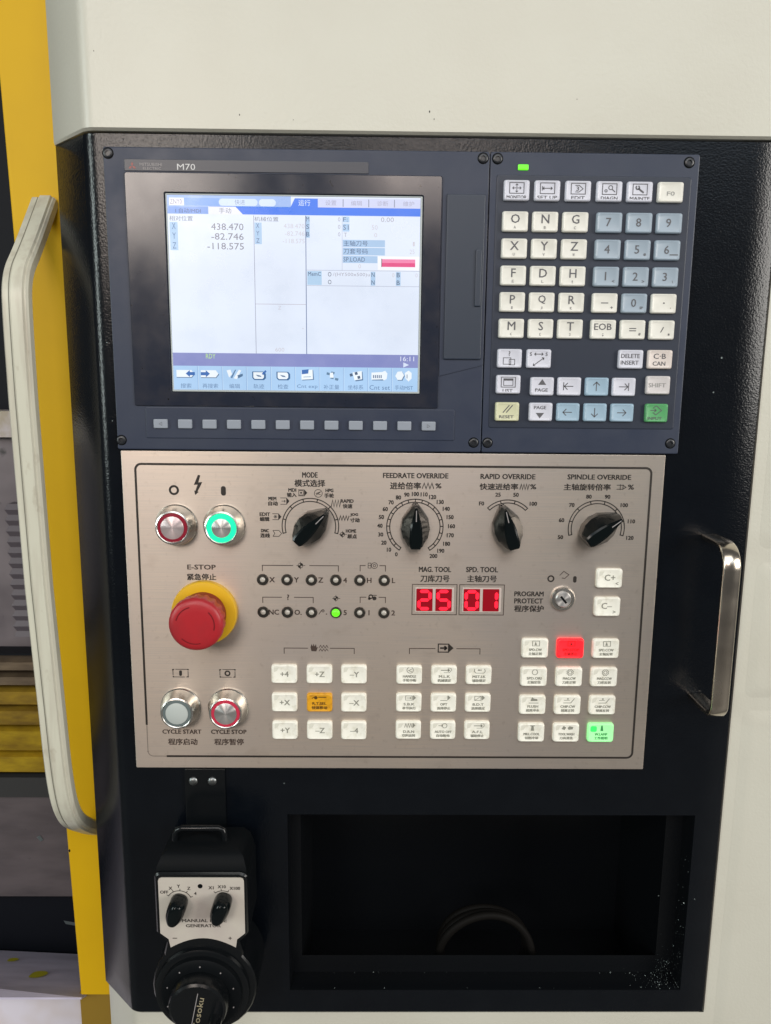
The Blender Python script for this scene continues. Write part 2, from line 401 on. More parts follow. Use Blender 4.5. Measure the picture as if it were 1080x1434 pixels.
path = [(1.0, zt), (-14, zt)] + arcpath(yo+15, zt-15, 15, 90, 180) + [(yo, -90), (yo, -140)] + arcpath(yo+9, zb+9, 9, 180, 270) + [(-14, zb), (1.0, zb)]
bow(path, 11.4, 3.8, 408.8).build('bar', M_CHROME, bar, 50)
# bracket the pendant hangs from
br = empty('pendant_bracket', (50, 1.5, -255), con)
MB().plate(35.2, 64.8, -284, -233.6, 1.5, -0.8, 1.0, 0.5).build('bracket_plate', M_RUBBER, br)
MB().box(36.5, 63.5, -26, -0.8, -283, -280.5).build('bracket_shelf', M_RUBBER, br)
for cx in (41.6, 55.5):
    MB().lathe(cx, -243, [(3.3, 0), (3.2, 0.9), (2.4, 1.7), (0.9, 2.1)], 24, -0.8).build('screw', mat('dull_steel_screw', (0.20, 0.21, 0.21), 0.35, metal=0.9), br)
# small chips of bare metal where the paint is knocked off
for (cx, cz, s_) in ((407, 66, .9), (403.5, 43, .8), (108, -246, .8), (421, -341, 1.0), (393, -338, .7), (-6, 72, .6), (-5, 20, .5), (35.5, -233, 1.1)):
    a0 = random.random()*6
    MB().poly([(cx+s_*random.uniform(.5, 1)*math.cos(a0+k*1.25), cz+s_*random.uniform(.5, 1)*math.sin(a0+k*1.25)) for k in range(5)], 1.42).build('paint_chip', M_CHIP, con, 0)

# ================================================================== SWARF, COIL
sw = MB()
for k in range(420):
    g = random.random()
    if g < 0.45: cx, y, z = min(404+random.gauss(0, 11), 414.8), random.uniform(2.5, 19), -419.9
    elif g < 0.62: cx, y, z = random.uniform(402, 415), 19.8, -419.5+abs(random.gauss(0, 9))
    elif g < 0.84: cx, y, z = 415.2, random.uniform(3, 19.5), -419+abs(random.gauss(0, 52))
    else: cx, y, z = random.uniform(118, 414), random.choice([18.6, 19.4, 3.0]), -419.9
    s_ = random.uniform(.12, .5)*(1.5 if random.random() < .12 else 1)
    d = [Vector((random.gauss(0, 1), random.gauss(0, 1), random.gauss(0, 1))).normalized()*s_ for _ in range(4)]
    c = Vector((min(cx, 415.2), y-.3, z+.3))
    sw.add([tuple(c+q) for q in d], [(0, 1, 2), (0, 2, 3), (0, 3, 1), (1, 3, 2)])
o = sw.build('metal_swarf', M_CHIP, None, 0); o['kind'] = 'stuff'; o['label'] = 'fine metal swarf scattered over the recess ledge'; o['category'] = 'swarf'

coil = thing('hose_coil', (267, 60, -461), 'grey brown coiled hose standing inside the dark storage recess', 'hose')
for k, (rr_, yy) in enumerate(((38.5, 34), (37, 41), (36, 48))):
    MB().tube([(267+rr_*math.cos(2*PI*i/48), yy+2.0*math.sin(4*PI*i/48+k), -418.5+rr_*math.sin(2*PI*i/48)*1.0) for i in range(48)], 3.3, 10, True).build('hose_turn', M_HOSE, coil, 60)

# ================================================================== DISPLAY UNIT
dsp = thing('display_unit', (122, 1.5, 1), 'charcoal display unit with bright lit screen and row of soft keys', 'display')
MB().plate(-1.6, 245.7, 1.0, 194.2, 1.5, -0.8, 1.2, 0.6).build('body', M_PLASTIC, dsp)
MB().plate(11.7, 168, 179.6, 186.9, -0.8, -1.2, 0.6, 0.2).build('brand_strip', mat('brand_strip_plastic', (0.030, 0.034, 0.048), 0.36, spec=0.6), dsp)
bl = MB().text('MITSUBISHI', 21.6, 184.6, 35.8, 182.7, -1.28).text('ELECTRIC', 23.6, 182.0, 35.2, 180.4, -1.28)
bl.build('brand_lettering', M_PALEINK, dsp, 0)
lg = MB()
for a in (90, 210, 330):
    ca, sa = math.cos(math.radians(a)), math.sin(math.radians(a)); L_ = 1.75
    lg.poly([(16.8, 182.4), (16.8+L_*(ca*.87-sa*.5)*.9, 182.4+L_*(sa*.87+ca*.5)*.9), (16.8+L_*1.55*ca, 182.4+L_*1.55*sa), (16.8+L_*(ca*.87+sa*.5)*.9, 182.4+L_*(sa*.87-ca*.5)*.9)], -1.28)
lg.build('brand_emblem', M_REDINK, dsp, 0)
MB().text('M70', 45.4, 184.3, 57.0, 180.6, -1.28).build('model_lettering', M_WHITEINK, dsp, 0)
SX0, SX1, SZ1, SZ0 = 38.2, 201.7, 165.3, 41.6
MB().frame((11.6, 215.6, 30.6, 178.9), (SX0-.6, SX1+.9, SZ0-.9, SZ1+.6), -0.8, -2.0, 1.2, 0.4, (1.3, 2.0)).build('screen_bezel', M_GLOSSBEZEL, dsp, 30)
MB().frame((SX0-.9, SX1+1.3, SZ0-1.3, SZ1+.9), (SX0-.1, SX1+.2, SZ0-.2, SZ1+.1), -0.8, -1.7, 0.4, 0.2, (0.2, 0.3)).build('screen_edge_catch', mat('pale_edge_catch', (0.42, 0.46, 0.46), 0.35), dsp, 30)  # pale rim: light caught by the bevel edge is put into its colour
# card slot cover with finger edge and its stepped surround
MB().prism([(216.2, 171), (245.2, 171), (245.2, 59.6), (216.2, 52.2)], -0.8, -1.5).build('slot_surround', M_PLASTIC, dsp, 30)
fl_ = MB().plate(218.7, 243.6, 63.2, 167.8, -1.4, -3.0, 0.8, 0.6).build('slot_cover', M_PLASTIC2, dsp)
MB().plate(238.2, 242.2, 97.5, 133.5, -2.9, -4.2, 0.6, 0.5).build('finger_edge', M_PLASTIC2, fl_)
MB().plate(18.4, 227.2, 8.8, 29.9, -0.8, -1.4, 0.8, 0.4).build('soft_key_strip', M_PLASTIC, dsp)
M_SOFT = mat('grey_soft_key', (0.27, 0.30, 0.35), 0.4)
for i in range(12):
    cx = 28.6 + i*16.46
    k = MB().plate(cx-4.7, cx+4.7, 15.6, 21.7, -1.4, -3.0, 0.6, 0.5).build('soft_key', M_SOFT, dsp)
    if i in (0, 11):
        MB().textc('◁' if i == 0 else '▷', cx, 18.6, 2.6, -3.06).build('legend', M_KEYINK, k, 0)
for cx, cz in ((1.6, 190.2), (241.5, 190.1), (1.2, 7.2), (240.7, 7.6)): screw(cx, cz, 2.9, -0.8, dsp)

# ---- the picture on the screen (flat, backlit)
SY = -0.92
EM = {}
def em(r, g, b):
    k = 'lcd_%d_%d_%d' % (r, g, b)
    if k not in EM:
        c = srgb(r, g, b)
        m_ = EM[k] = mat(k, (0.012, 0.012, 0.014), 0.3, spec=0.8, emit=(c, 1.0), rvar=(60, 0.22, 0.40))
        nt = m_.node_tree; geo = nt.nodes.new('ShaderNodeNewGeometry'); nz = nt.nodes.new('ShaderNodeTexNoise'); nz.inputs['Scale'].default_value = 14.0
        mr = nt.nodes.new('ShaderNodeMapRange'); mr.inputs[1].default_value = .3; mr.inputs[2].default_value = .7; mr.inputs[3].default_value = .93; mr.inputs[4].default_value = 1.05     # uneven backlight
        nt.links.new(geo.outputs['Position'], nz.inputs['Vector']); nt.links.new(nz.outputs['Fac'], mr.inputs[0]); nt.links.new(mr.outputs[0], nt.nodes['Principled BSDF'].inputs['Emission Strength'])
    return EM[k]
def lx(u): return SX0 + u*(SX1-SX0)/640
def lz(v): return SZ1 - v*(SZ1-SZ0)/480
scr = MB().rect(SX0-.1, SZ0-.1, SX1+.1, SZ1+.1, SY).build('screen', em(224, 234, 251), dsp, 0, 'lit screen showing axis positions and a row of menu icons')
LAY = []
def lcd(col, layer):
    m_ = MB(); LAY.append((col, layer, m_)); return m_
def B(col, u0, v0, u1, v1, layer=1): lcd(col, layer).rect(lx(u0), lz(v0), lx(u1), lz(v1), SY-0.06*layer)
def P(col, pts, layer=2): lcd(col, layer).poly([(lx(a), lz(b)) for a, b in pts], SY-0.06*layer)
def Tx(col, t, u0, v0, u1, v1, layer=4): lcd(col, layer).text(t, lx(u0), lz(v0), lx(u1), lz(v1), SY-0.06*layer)
BLUE = (22, 112, 235); MID = (120, 165, 232); PALE = (196, 212, 244); CELL = (172, 204, 236); INK = (120, 126, 146); GREY = (168, 168, 184); FAINT = (206, 204, 214)
TITLE = (150, 182, 236)
B(TITLE, 0, 0, 312, 27); B(MID, 43, 6, 132, 24, 2); B((236, 236, 248), 5, 6, 42, 24, 2); Tx((140, 140, 160), 'ZNY0', 7, 9, 37, 21)
def pill(u0, u1, v0, v1, col):
    r = (v1-v0)/2; pts = []
    for k in range(13): a = math.radians(90+180*k/12); pts.append((u0+r+r*math.cos(a), (v0+v1)/2-r*math.sin(a)))
    for k in range(13): a = math.radians(-90+180*k/12); pts.append((u1-r+r*math.cos(a), (v0+v1)/2-r*math.sin(a)))
    P(col, pts, 3)
pill(130, 228, 7, 24, (206, 224, 248)); pill(231, 274, 7, 24, (212, 228, 248)); Tx((130, 150, 185), '快进', 170, 9, 196, 21)
P(BLUE, [(310, 27), (322, 4), (380, 4), (380, 27)], 2); Tx((226, 240, 252), '运行', 331, 7, 361, 22)
B((204, 210, 240), 380, 3, 640, 25); 
for u in (443, 508, 573): B((120, 130, 160), u, 5, u+2, 23, 2)
for u, t in ((399, '设置'), (464, '编辑'), (530, '诊断'), (596, '维护')): Tx((164, 164, 190), t, u, 8, u+28, 20)
B(BLUE, 105, 25, 640, 44); B((118, 158, 228), 0, 27, 105, 44, 2); Tx((60, 84, 140), 'I 自动/MDI', 20, 31, 84, 42)
P((231, 234, 246), [(103, 45), (103, 26), (172, 26), (191, 45)], 3); Tx(INK, '手动', 130, 29, 161, 42)
Tx(INK, '相对位置', 4, 49, 63, 61)
B(CELL, 4, 64, 24, 132)
for k, (a, t, u0) in enumerate((('X', '438.470', 109), ('Y', '-82.746', 109), ('Z', '-118.575', 98))):
    v = 66+k*23.5
    Tx((84, 120, 170), a, 10, v, 19, v+15); Tx((126, 126, 140), t, u0, v, 191, v+16)
B((150, 156, 180), 216.5, 46, 218, 386); Tx(INK, '机械位置', 219, 49, 280, 60); B(CELL, 219, 63, 237, 115)
for k, (a, t, u0) in enumerate((('X', '438.470', 293), ('Y', '-82.746', 296), ('Z', '-118.575', 290))):
    v = 65+k*18
    Tx((88, 112, 160), a, 223, v, 231, v+11); Tx(FAINT, t, u0, v, 346, v+11)
B((96, 116, 160), 348, 45, 350, 386); B(CELL, 350, 46, 359, 98)
for k, t in enumerate('MSB'): Tx((70, 86, 124), t, 350.5, 48+18*k, 358, 59+18*k); Tx(GREY, '0', 431, 48+18*k, 437, 58+18*k)
B((176, 182, 204), 441, 45, 442, 177); B(CELL, 443, 46, 460, 60); B(CELL, 443, 63, 460, 82)
Tx((88, 106, 146), 'F:', 444, 48, 456, 58); Tx((88, 106, 146), 'S1', 444, 66, 458, 78); Tx(GREY, 'T', 446, 85, 454, 95)
Tx(GREY, '0.00', 540, 47, 573, 58); Tx(FAINT, '50', 517, 66, 532, 77); Tx(FAINT, '0', 523, 85, 531, 95)
B((164, 196, 230), 443, 102, 551, 119); B((164, 196, 230), 443, 121, 551, 139); B((164, 196, 230), 443, 141, 532, 158)
Tx((70, 92, 130), '主轴刀号', 445, 104, 507, 117); Tx((70, 92, 130), '刀套号码', 445, 123, 507, 136); Tx((70, 92, 130), 'SP.LOAD', 445, 144, 500, 155)
Tx(FAINT, '1', 622, 105, 627, 116); Tx(FAINT, '25', 614, 124, 627, 135); Tx(FAINT, '0', 483, 161, 490, 171)
B((244, 246, 252), 533, 141, 640, 175); B((240, 126, 172), 543, 148, 629, 167, 2); B((226, 62, 128), 543, 157, 629, 166, 3); B((110, 60, 90), 542, 147, 544, 167, 3)
B((186, 194, 214), 351, 176, 640, 177.5); B((186, 194, 214), 351, 214, 640, 215.5); B((172, 206, 236), 352, 179, 389, 213)
Tx((60, 78, 116), 'MemC', 354, 181, 387, 191); Tx((60, 70, 96), 'O', 405, 181, 414, 192); Tx((60, 70, 96), 'O', 405, 200, 414, 211)
Tx(GREY, '/(HY500x500)u', 418, 182, 513, 193); B(CELL, 515, 179, 527, 213); B(CELL, 580, 179, 592, 213)
for v in (181, 200): Tx((60, 74, 108), 'N', 517, v, 525, v+11); Tx((60, 74, 108), 'B', 582, v, 590, v+11)
Tx(FAINT, '0', 570, 182, 576, 192); Tx(FAINT, '0', 630, 182, 636, 192)
B((190, 188, 202), 218, 261, 349, 262.5); Tx(FAINT, 'Z', 276, 266, 284, 275); Tx(FAINT, '600', 267, 371, 291, 381); Tx(FAINT, '·', 338, 320, 341, 323)
B((130, 138, 196), 0, 386, 640, 419); Tx((190, 232, 140), 'RDY', 86, 388, 111, 400); Tx((226, 232, 250), '16:11', 594, 390, 630, 402); P((214, 226, 248), [(602, 405), (602, 418), (617, 411.5)], 3)
B((170, 206, 242), 0, 419, 640, 480)
for k in range(1, 10): B((128, 166, 214), k*63.6-1, 420, k*63.6+.4, 480, 2); B((206, 230, 250), k*63.6+.4, 420, k*63.6+1.6, 480, 2)
labs = ['搜索', '再搜索', '编辑', '轨迹', '检查', 'Cnt exp', '补正量', '坐标系', 'Cnt set', '手动MST']
W_, DB, SH = (238, 246, 252), (34, 100, 176), (88, 120, 156)
for k, t in enumerate(labs):
    c = k*63.6+31.8; wl = {2: 28, 3: 41, 7: 54, 5: 48}[len(t)]
    Tx((96, 128, 168), t, c-wl/2, 464, c+wl/2, 476)
    if k in (0, 1):
        P(SH, [(c-24, 432), (c+16, 432), (c+24, 441), (c+16, 450), (c-24, 450)], 2); P(W_, [(c-24, 430), (c+15, 430), (c+22, 439), (c+15, 448), (c-24, 448)], 3)
        s_ = 1 if k == 1 else -1; e = c-12 if k == 1 else c+12
        P(DB, [(e+s_*12, 439), (e+s_*1, 430), (e+s_*1, 435), (e-s_*12, 435), (e-s_*12, 443), (e+s_*1, 443), (e+s_*1, 448)], 4)
    elif k in (3, 4):
        pts = [(c-17, 432), (c+13, 432), (c+17, 437), (c+17, 448), (c+12, 453), (c-13, 453), (c-17, 448)]
        P((60, 104, 150), [(a+2, b+1) for a, b in pts], 2); P((60, 104, 150), pts, 2); P(W_, [(c+(a-c)*.82, 442+(b-442)*.82) for a, b in pts], 3)
        P(SH, [(c-8, 440), (c+4, 442), (c+8, 446), (c-2, 445)], 4)
        if k == 3: P(DB, [(c+8, 438), (c+18, 428), (c+21, 432), (c+12, 441)], 4)
    elif k == 2:
        P(W_, [(c-20, 430), (c-10, 428), (c-6, 440), (c-14, 448)], 3); P(W_, [(c-2, 450), (c+12, 428), (c+18, 430), (c+6, 452)], 3); P((80, 120, 160), [(c-10, 448), (c+2, 428), (c+5, 428), (c-6, 450)], 3)
        P((70, 110, 150), [(c+8, 442), (c+22, 438), (c+22, 444), (c+10, 450)], 4)
    elif k == 5:
        P(SH, [(c-13, 430), (c+16, 427), (c+18, 452), (c-13, 454)], 2); P(W_, [(c-15, 428), (c+14, 426), (c+15, 450), (c-15, 452)], 3); P(DB, [(c-14, 427), (c+4, 425), (c+3, 436), (c-14, 438)], 4)
        P((150, 176, 200), [(c-10, 444), (c+10, 443), (c+10, 445), (c-10, 446)], 4)
    elif k == 6:
        for (a, b) in ((-12, 432), (0, 430), (10, 446), (-2, 442)): P((92, 128, 160), [(c+a, b), (c+a+9, b+2), (c+a+7, b+8), (c+a-1, b+6)], 3)
        P(W_, [(c-4, 434), (c+4, 433), (c+6, 446), (c-4, 446)], 4)
    elif k == 7:
        P(SH, [(c-6, 434), (c+18, 430), (c+20, 452), (c, 455)], 2); P(W_, [(c-8, 432), (c+16, 428), (c+17, 449), (c-3, 452)], 3)
        for (a, b) in ((-16, 436), (-3, 432), (4, 442)): P((70, 92, 120), [(c+a, b), (c+a+7, b-2), (c+a+9, b+5), (c+a+2, b+7)], 4)
    elif k == 8:
        P(SH, [(c-20, 433), (c+10, 431), (c+12, 452), (c-20, 452)], 2); P(W_, [(c-22, 432), (c+8, 430), (c+9, 449), (c-22, 450)], 3)
        for a in range(5): P((110, 130, 160), [(c-18+a*5, 438), (c-15+a*5, 438), (c-15+a*5, 446), (c-18+a*5, 446)], 4)
        P(W_, [(c+6, 430), (c+14, 427), (c+20, 434), (c+18, 448), (c+10, 452), (c+6, 444)], 4)
    else:
        P(SH, [(c-22, 442), (c-16, 430), (c-4, 430), (c+2, 440), (c-4, 452), (c-16, 452)], 2); P(W_, [(c-23, 440), (c-17, 429), (c-6, 428), (c, 438), (c-6, 450), (c-17, 450)], 3)
        P(W_, [(c+2, 432), (c+12, 426), (c+20, 432), (c+20, 446), (c+12, 454), (c+4, 446)], 4); P(SH, [(c+7, 436), (c+9, 436), (c+9, 446), (c+7, 446)], 5)
def lcdname(col, layer): return 'screen_lettering' if layer == 4 else ('screen_icon' if layer >= 3 else 'screen_field')
for col, layer, m_ in LAY: m_.build(lcdname(col, layer), em(*col), scr, 0)

# ================================================================== KEYBOARD UNIT
WEIGHT[0] = 0.05
kb = thing('keyboard_unit', (314, 1.5, 1), 'charcoal data entry keyboard unit with letter, number and arrow keys', 'keyboard')
MB().plate(246.3, 381.5, 1.0, 194.2, 1.5, -0.8, 1.2, 0.6).build('body', M_PLASTIC, kb)
MB().plate(250.6, 376.8, 17.8, 180.2, -0.8, -1.3, 1.5, 0.4).build('key_field', mat('key_field_plastic', (0.019, 0.026, 0.044), 0.42, bump=(1500, 0.03, 2)), kb)
for cx, cz in ((250.8, 190.0), (374.6, 189.2), (250.2, 7.6), (375.6, 8.2)): screw(cx, cz, 2.9, -0.8, kb)
MB().plate(264.1, 270.8, 183.2, 186.6, -0.8, -1.8, 0.5, 0.4).build('power_lamp', M_GREENLED, kb, 35, 'small lit green lamp')
KT = -4.0
def keycap(cx, cz, w, h, m, parent, name='key', y0=-1.3, top=KT, r=1.3, label=None):
    d = -1
    return MB().loft([rr(cx, cz, w, h, r, y0, 3), rr(cx, cz, w, h, r, top+1.1, 3), rr(cx, cz, w-.7, h-.7, r, top+.3, 3), rr(cx, cz, w-1.8, h-1.8, r, top, 3), rr(cx, cz+.1, w-3.6, h-3.2, r, top+.35, 3)], False, True).build(name, m, parent, 40, label)
KY = KT+0.22
def leg(k, m=M_KEYINK): pass
# legend drawing: small functions of centre
def arrow(mb, cx, cz, L_, a, y, w=0.55, hd=2.0, bar=False, double=False):
    ca, sa = math.cos(a), math.sin(a)
    r_ = lambda u, v: (cx+u*ca-v*sa, cz+u*sa+v*ca)
    mb.stroke([r_(-L_/2, 0), r_(L_/2, 0)], w, y)
    mb.stroke([r_(L_/2-hd, hd), r_(L_/2, 0), r_(L_/2-hd, -hd)], w, y)
    if double: mb.stroke([r_(-L_/2+hd, hd), r_(-L_/2, 0), r_(-L_/2+hd, -hd)], w, y)
    if bar: mb.stroke([r_(L_/2+.5, hd*1.2), r_(L_/2+.5, -hd*1.2)], w, y)
    return mb
def legend_func(kind, cx, cz, word):
    mb = MB()
    mb.textc(word, cx, cz-4.2, 2.0, KY, min(12.8, 2.15*len(word)))
    mb.orect(cx-4.6, cz-1.9, cx+4.6, cz+4.6, 0.5, KY)
    c = cz+1.35
    if kind == 0:
        for a in range(4): arrow(mb, cx+1.5*math.cos(a*PI/2), c+1.3*math.sin(a*PI/2), 2.4, a*PI/2, KY, .4, .8)
    elif kind == 1: arrow(mb, cx, c, 6, 0, KY, .5, .9, double=True); mb.stroke([(cx-3.3, c+1.4), (cx-3.3, c-1.4)], .45, KY)
    elif kind == 2: mb.stroke([(cx-2, c+2), (cx+.5, c+2), (cx+3, c), (cx+.5, c-2), (cx-2, c-2)], .45, KY); mb.text('3', cx-1.3, c+1.3, cx+.4, c-1.3, KY)
    elif kind == 3: mb.arc(cx+.6, c+.9, 1.0, 1.5, 0, 360, KY, 20); mb.stroke([(cx+1.6, c-.1), (cx+3.6, c-1.8)], .6, KY); mb.arc(cx-2.3, c-1.1, .5, 1.0, 0, 360, KY, 16)
    elif kind == 4: mb.stroke([(cx-1.2, c+.6), (cx+2.4, c-2.0)], 1.1, KY); mb.arc(cx-1.6, c+1.1, .6, 1.5, 120, 430, KY, 16)
    return mb
CX = [263.2, 282.7, 302.3, 324.4, 344.0, 363.5]
RZ = [170.4, 151.3, 134.5, 117.5, 100.7, 83.7]
FX = [263.4, 283.2, 303.1, 323.3, 343.0, 363.0]
for i, wd in enumerate(('MONITOR', 'SET UP', 'EDIT', 'DIAGN', 'MAINTE', 'F0')):
    k = keycap(FX[i], RZ[0], 16.6, 12.6, M_KEYLILAC if i < 5 else M_KEYW, kb)
    if i < 5: legend_func(i, FX[i], RZ[0], wd).build('legend', M_KEYINK, k, 0)
    else: MB().textc('F0', FX[i], RZ[0]-.9, 2.5, KY, 5.0).build('legend', M_KEYINKF, k, 0)
rows = [(('O', 'A'), ('N', 'B'), ('G', 'C'), ('7', ''), ('8', ''), ('9', '')),
        (('X', 'U'), ('Y', 'V'), ('Z', 'W'), ('4', ''), ('5', '@'), ('6', '_')),
        (('F', 'E'), ('D', 'L'), ('H', '!'), ('1', '<'), ('2', '>'), ('3', '\\')),
        (('P', 'I'), ('Q', 'J'), ('R', 'K'), ('–', '+'), ('0', 'SP'), ('·', ',')),
        (('M', '('), ('S', '['), ('T', ']'), ('EOB', ';'), ('=', '#'), ('/', '*'))]
for r, row in enumerate(rows):
    for c, (big, sm) in enumerate(row):
        x, z = CX[c], RZ[r+1]
        digit = big.isdigit()
        k = keycap(x, z, 16.8, 12.6, M_KEYB if digit else M_KEYW, kb)
        mb = MB()
        if c < 3 or big == 'EOB':
            mb.textc(big, x-(.4 if big == 'EOB' else 0), z+1.7, 5.4 if len(big) == 1 else 4.2, KY, 11.5 if len(big) == 3 else None)
        elif big == '–': mb.stroke([(x-2.6, z), (x+2.2, z)], .6, KY)
        elif big == '·': mb.disc(x, z+.3, .55, KY, 12)
        elif big == '=': mb.stroke([(x-2.4, z+.8), (x+2.2, z+.8)], .6, KY); mb.stroke([(x-2.4, z-.7), (x+2.2, z-.7)], .6, KY)
        elif big == '/': mb.stroke([(x-.9, z-1.6), (x+.9, z+1.8)], .6, KY)
        else: mb.textc(big, x-.6, z+.2, 5.2, KY)
        mb.build('legend', M_KEYINK, k, 0)
        if sm:
            m2 = MB()
            if c < 3 or big == 'EOB': m2.textc(sm, x-.2, z-3.6, 1.7, KY, max(.9, 1.3 if sm not in '()[]!;I' else .5))
            else: m2.textc(sm, x+4.6, z-2.9, 1.6 if sm not in ',_' else .6, KY)
            m2.build('sub_legend', M_KEYINKF if c < 3 else M_KEYINK, k, 0)
zA, zB, zC = 64.2, 46.6, 28.9
k = keycap(262.8, zA, 16.4, 12.4, M_KEYLILAC, kb); mb = MB().textc('?', 262.6, zA+3.1, 3.2, KY); mb.orect(258.6, zA-3.8, 263.6, zA+.4, .4, KY); mb.orect(262.6, zA-4.2, 266.2, zA-.6, .4, KY); mb.build('legend', M_KEYINK, k, 0)
k = keycap(282.4, zA, 16.4, 12.4, M_KEYLILAC, kb); mb = MB().textc('S', 276.9, zA+3.0, 2.3, KY).textc('S', 287.4, zA+3.0, 2.3, KY); arrow(mb, 282.2, zA+3.0, 5.6, 0, KY, .5, .9, double=True); arrow(mb, 282.2, zA-2.0, 8.6, math.radians(36), KY, .5, 1.0, double=True); mb.build('legend', M_KEYINK, k, 0)
k = keycap(344.0, zA+.2, 16.6, 12.4, M_KEYLILAC, kb); MB().textc('DELETE', 343.6, zA+2.4, 2.7, KY, 12.4).textc('INSERT', 343.2, zA-2.0, 2.7, KY, 12.0).build('legend', M_KEYINK, k, 0)
k = keycap(363.6, zA+.3, 16.6, 12.4, mat('pale_pink_key_plastic', (0.68, 0.61, 0.57), 0.35), kb); MB().textc('C·B', 363.2, zA+2.4, 3.4, KY, 8.2).textc('CAN', 363.0, zA-2.4, 2.7, KY, 8.4).build('legend', M_KEYINK, k, 0)
k = keycap(262.6, zB+.5, 16.4, 12.4, M_KEYLILAC, kb); mb = MB().textc('LIST', 262.2, zB-3.6, 2.1, KY, 6.6); mb.orect(257.8, zB-1.3, 267.2, zB+5.3, .5, KY); mb.orect(259.4, zB-.2, 265.6, zB+4.2, .4, KY); mb.rect(259.4, zB+3.0, 265.6, zB+4.3, KY); mb.build('legend', M_KEYINK, k, 0)
k = keycap(285.4, zB-.6, 15.8, 12.2, M_KEYLILAC, kb); mb = MB().poly([(282.6, zB+.4), (288.0, zB+.4), (285.3, zB+4.2)], KY); mb.textc('PAGE', 285.0, zB-3.0, 2.2, KY, 8.4); mb.build('legend', M_KEYINK, k, 0)
for x, a, b, m_ in ((303.7, PI, True, M_KEYLILAC), (322.3, PI/2, False, M_KEYB2), (340.5, 0, True, M_KEYLILAC)):
    k = keycap(x, zB-.5, 15.8, 12.2, m_, kb); arrow(MB(), x-.4, zB-.4, 6.0, a, KY, .55, 2.2, b).build('legend', M_KEYINK, k, 0)
k = keycap(363.6, zB+.9, 16.2, 12.2, mat('pale_rose_key_plastic', (0.60, 0.57, 0.57), 0.35), kb); MB().textc('SHIFT', 362.8, zB+.9, 2.8, KY, 11.6).build('legend', M_KEYINKF, k, 0)
k = keycap(262.5, zC, 16.2, 12.6, M_KEYY, kb); mb = MB().stroke([(259.6, zC-.6), (263.8, zC+4.4)], .6, KY); mb.stroke([(261.8, zC-.6), (266.0, zC+4.4)], .6, KY); mb.textc('RESET', 262.0, zC-3.4, 2.0, KY, 9.6); mb.build('legend', M_KEYINK, k, 0)
k = keycap(285.2, zC, 15.8, 12.4, M_KEYLILAC, kb); mb = MB().poly([(281.8, zC-.6), (287.4, zC-.6), (284.6, zC-4.2)], KY); mb.textc('PAGE', 284.6, zC+3.0, 2.2, KY, 8.2); mb.build('legend', M_KEYINK, k, 0)
for x, a in ((303.7, PI), (322.1, -PI/2), (340.4, 0)):
    k = keycap(x, zC, 15.6, 12.2, M_KEYB2, kb); arrow(MB(), x-.5, zC, 6.0, a, KY, .55, 2.2).build('legend', M_KEYINK, k, 0)
k = keycap(363.8, zC, 15.4, 12.4, M_KEYG, kb, label='green input key'); mb = MB().stroke([(361.2, zC+3.2), (363.2, zC+5.0), (367, zC+1.8), (363.2, zC-1.2), (361.2, zC+.4)], .5, KY); arrow(mb, 361.4, zC+1.8, 3.8, 0, KY, .5, 1.1); mb.textc('INPUT', 362.6, zC-3.6, 1.9, KY, 9.6); mb.build('legend', M_KEYINK, k, 0)

# ================================================================== OPERATOR PANEL
WEIGHT[0] = 0.16
op = thing('operator_panel', (187, 1.5, -233), 'brushed stainless operator panel with dials, buttons and emergency stop', 'control panel')
MB().plate(0, 373.4, -233, 0, 1.45, 0, 0.6, 0.35).build('plate', M_STEEL, op, 20)
IY = -0.12
def ink(name='lettering', m=M_INK): return MB(), name, m
# border line, worn away at the lower left corner
mb = MB()
R_ = 4.0; bx0, bx1, bz1, bz0 = 9.4, 364.4, -9.0, -223.8
def corner(cx, cz, a0, a1): return [(cx+R_*math.cos(math.radians(a0+(a1-a0)*k/6)), cz+R_*math.sin(math.radians(a0+(a1-a0)*k/6))) for k in range(7)]
pts = [(bx0-.3, -199.5)] + corner(bx0+R_, bz1-R_, 180, 90) + corner(bx1-R_, bz1-R_, 90, 0) + corner(bx1-R_+.2, bz0+R_, 0, -90) + [(22.5, bz0)]
mb.stroke(pts, 1.5, IY); mb.build('border_line', M_INK, op, 0)
MB().stroke([(bx0-.3, -199.7), (bx0-.3, bz0+R_)] + corner(bx0-.3+R_, bz0+R_, 180, 270) + [(22.3, bz0)], 0.7, IY).build('worn_border_line', M_GHOST, op, 0)

def word(t, x0, z1, x1, z0, m=M_INKBROWN): return MB().text(t, x0, z1, x1, z0, IY).build('lettering', m, op, 0)
word('E-STOP', 42.6, -79.6, 62.3, -83.0); word('紧急停止', 42.2, -86.1, 62.4, -90.7, M_INK)
word('CYCLE START', 20.3, -203.0, 48.4, -206.2); word('程序启动', 24.2, -210.0, 45.3, -214.9)
word('CYCLE STOP', 55.6, -203.0, 81.2, -206.2); word('程序暂停', 57.8, -210.0, 79.0, -214.9)
word('MODE', 123.6, -13.8, 134.0, -17.5, M_INK); word('模式选择', 118.3, -19.0, 139.2, -23.8, M_INK)
word('FEEDRATE OVERRIDE', 179.2, -13.8, 224.0, -17.3, M_INK); word('进给倍率', 184.1, -20.2, 205.2, -25.1, M_INK); word('%', 215.4, -20.8, 219.4, -24.2, M_INK)
word('RAPID OVERRIDE', 246.4, -13.9, 284.1, -17.4, M_INK); word('快速进给率', 246.0, -20.5, 272.4, -25.0, M_INK); word('%', 281.0, -20.9, 285.0, -24.3, M_INK)
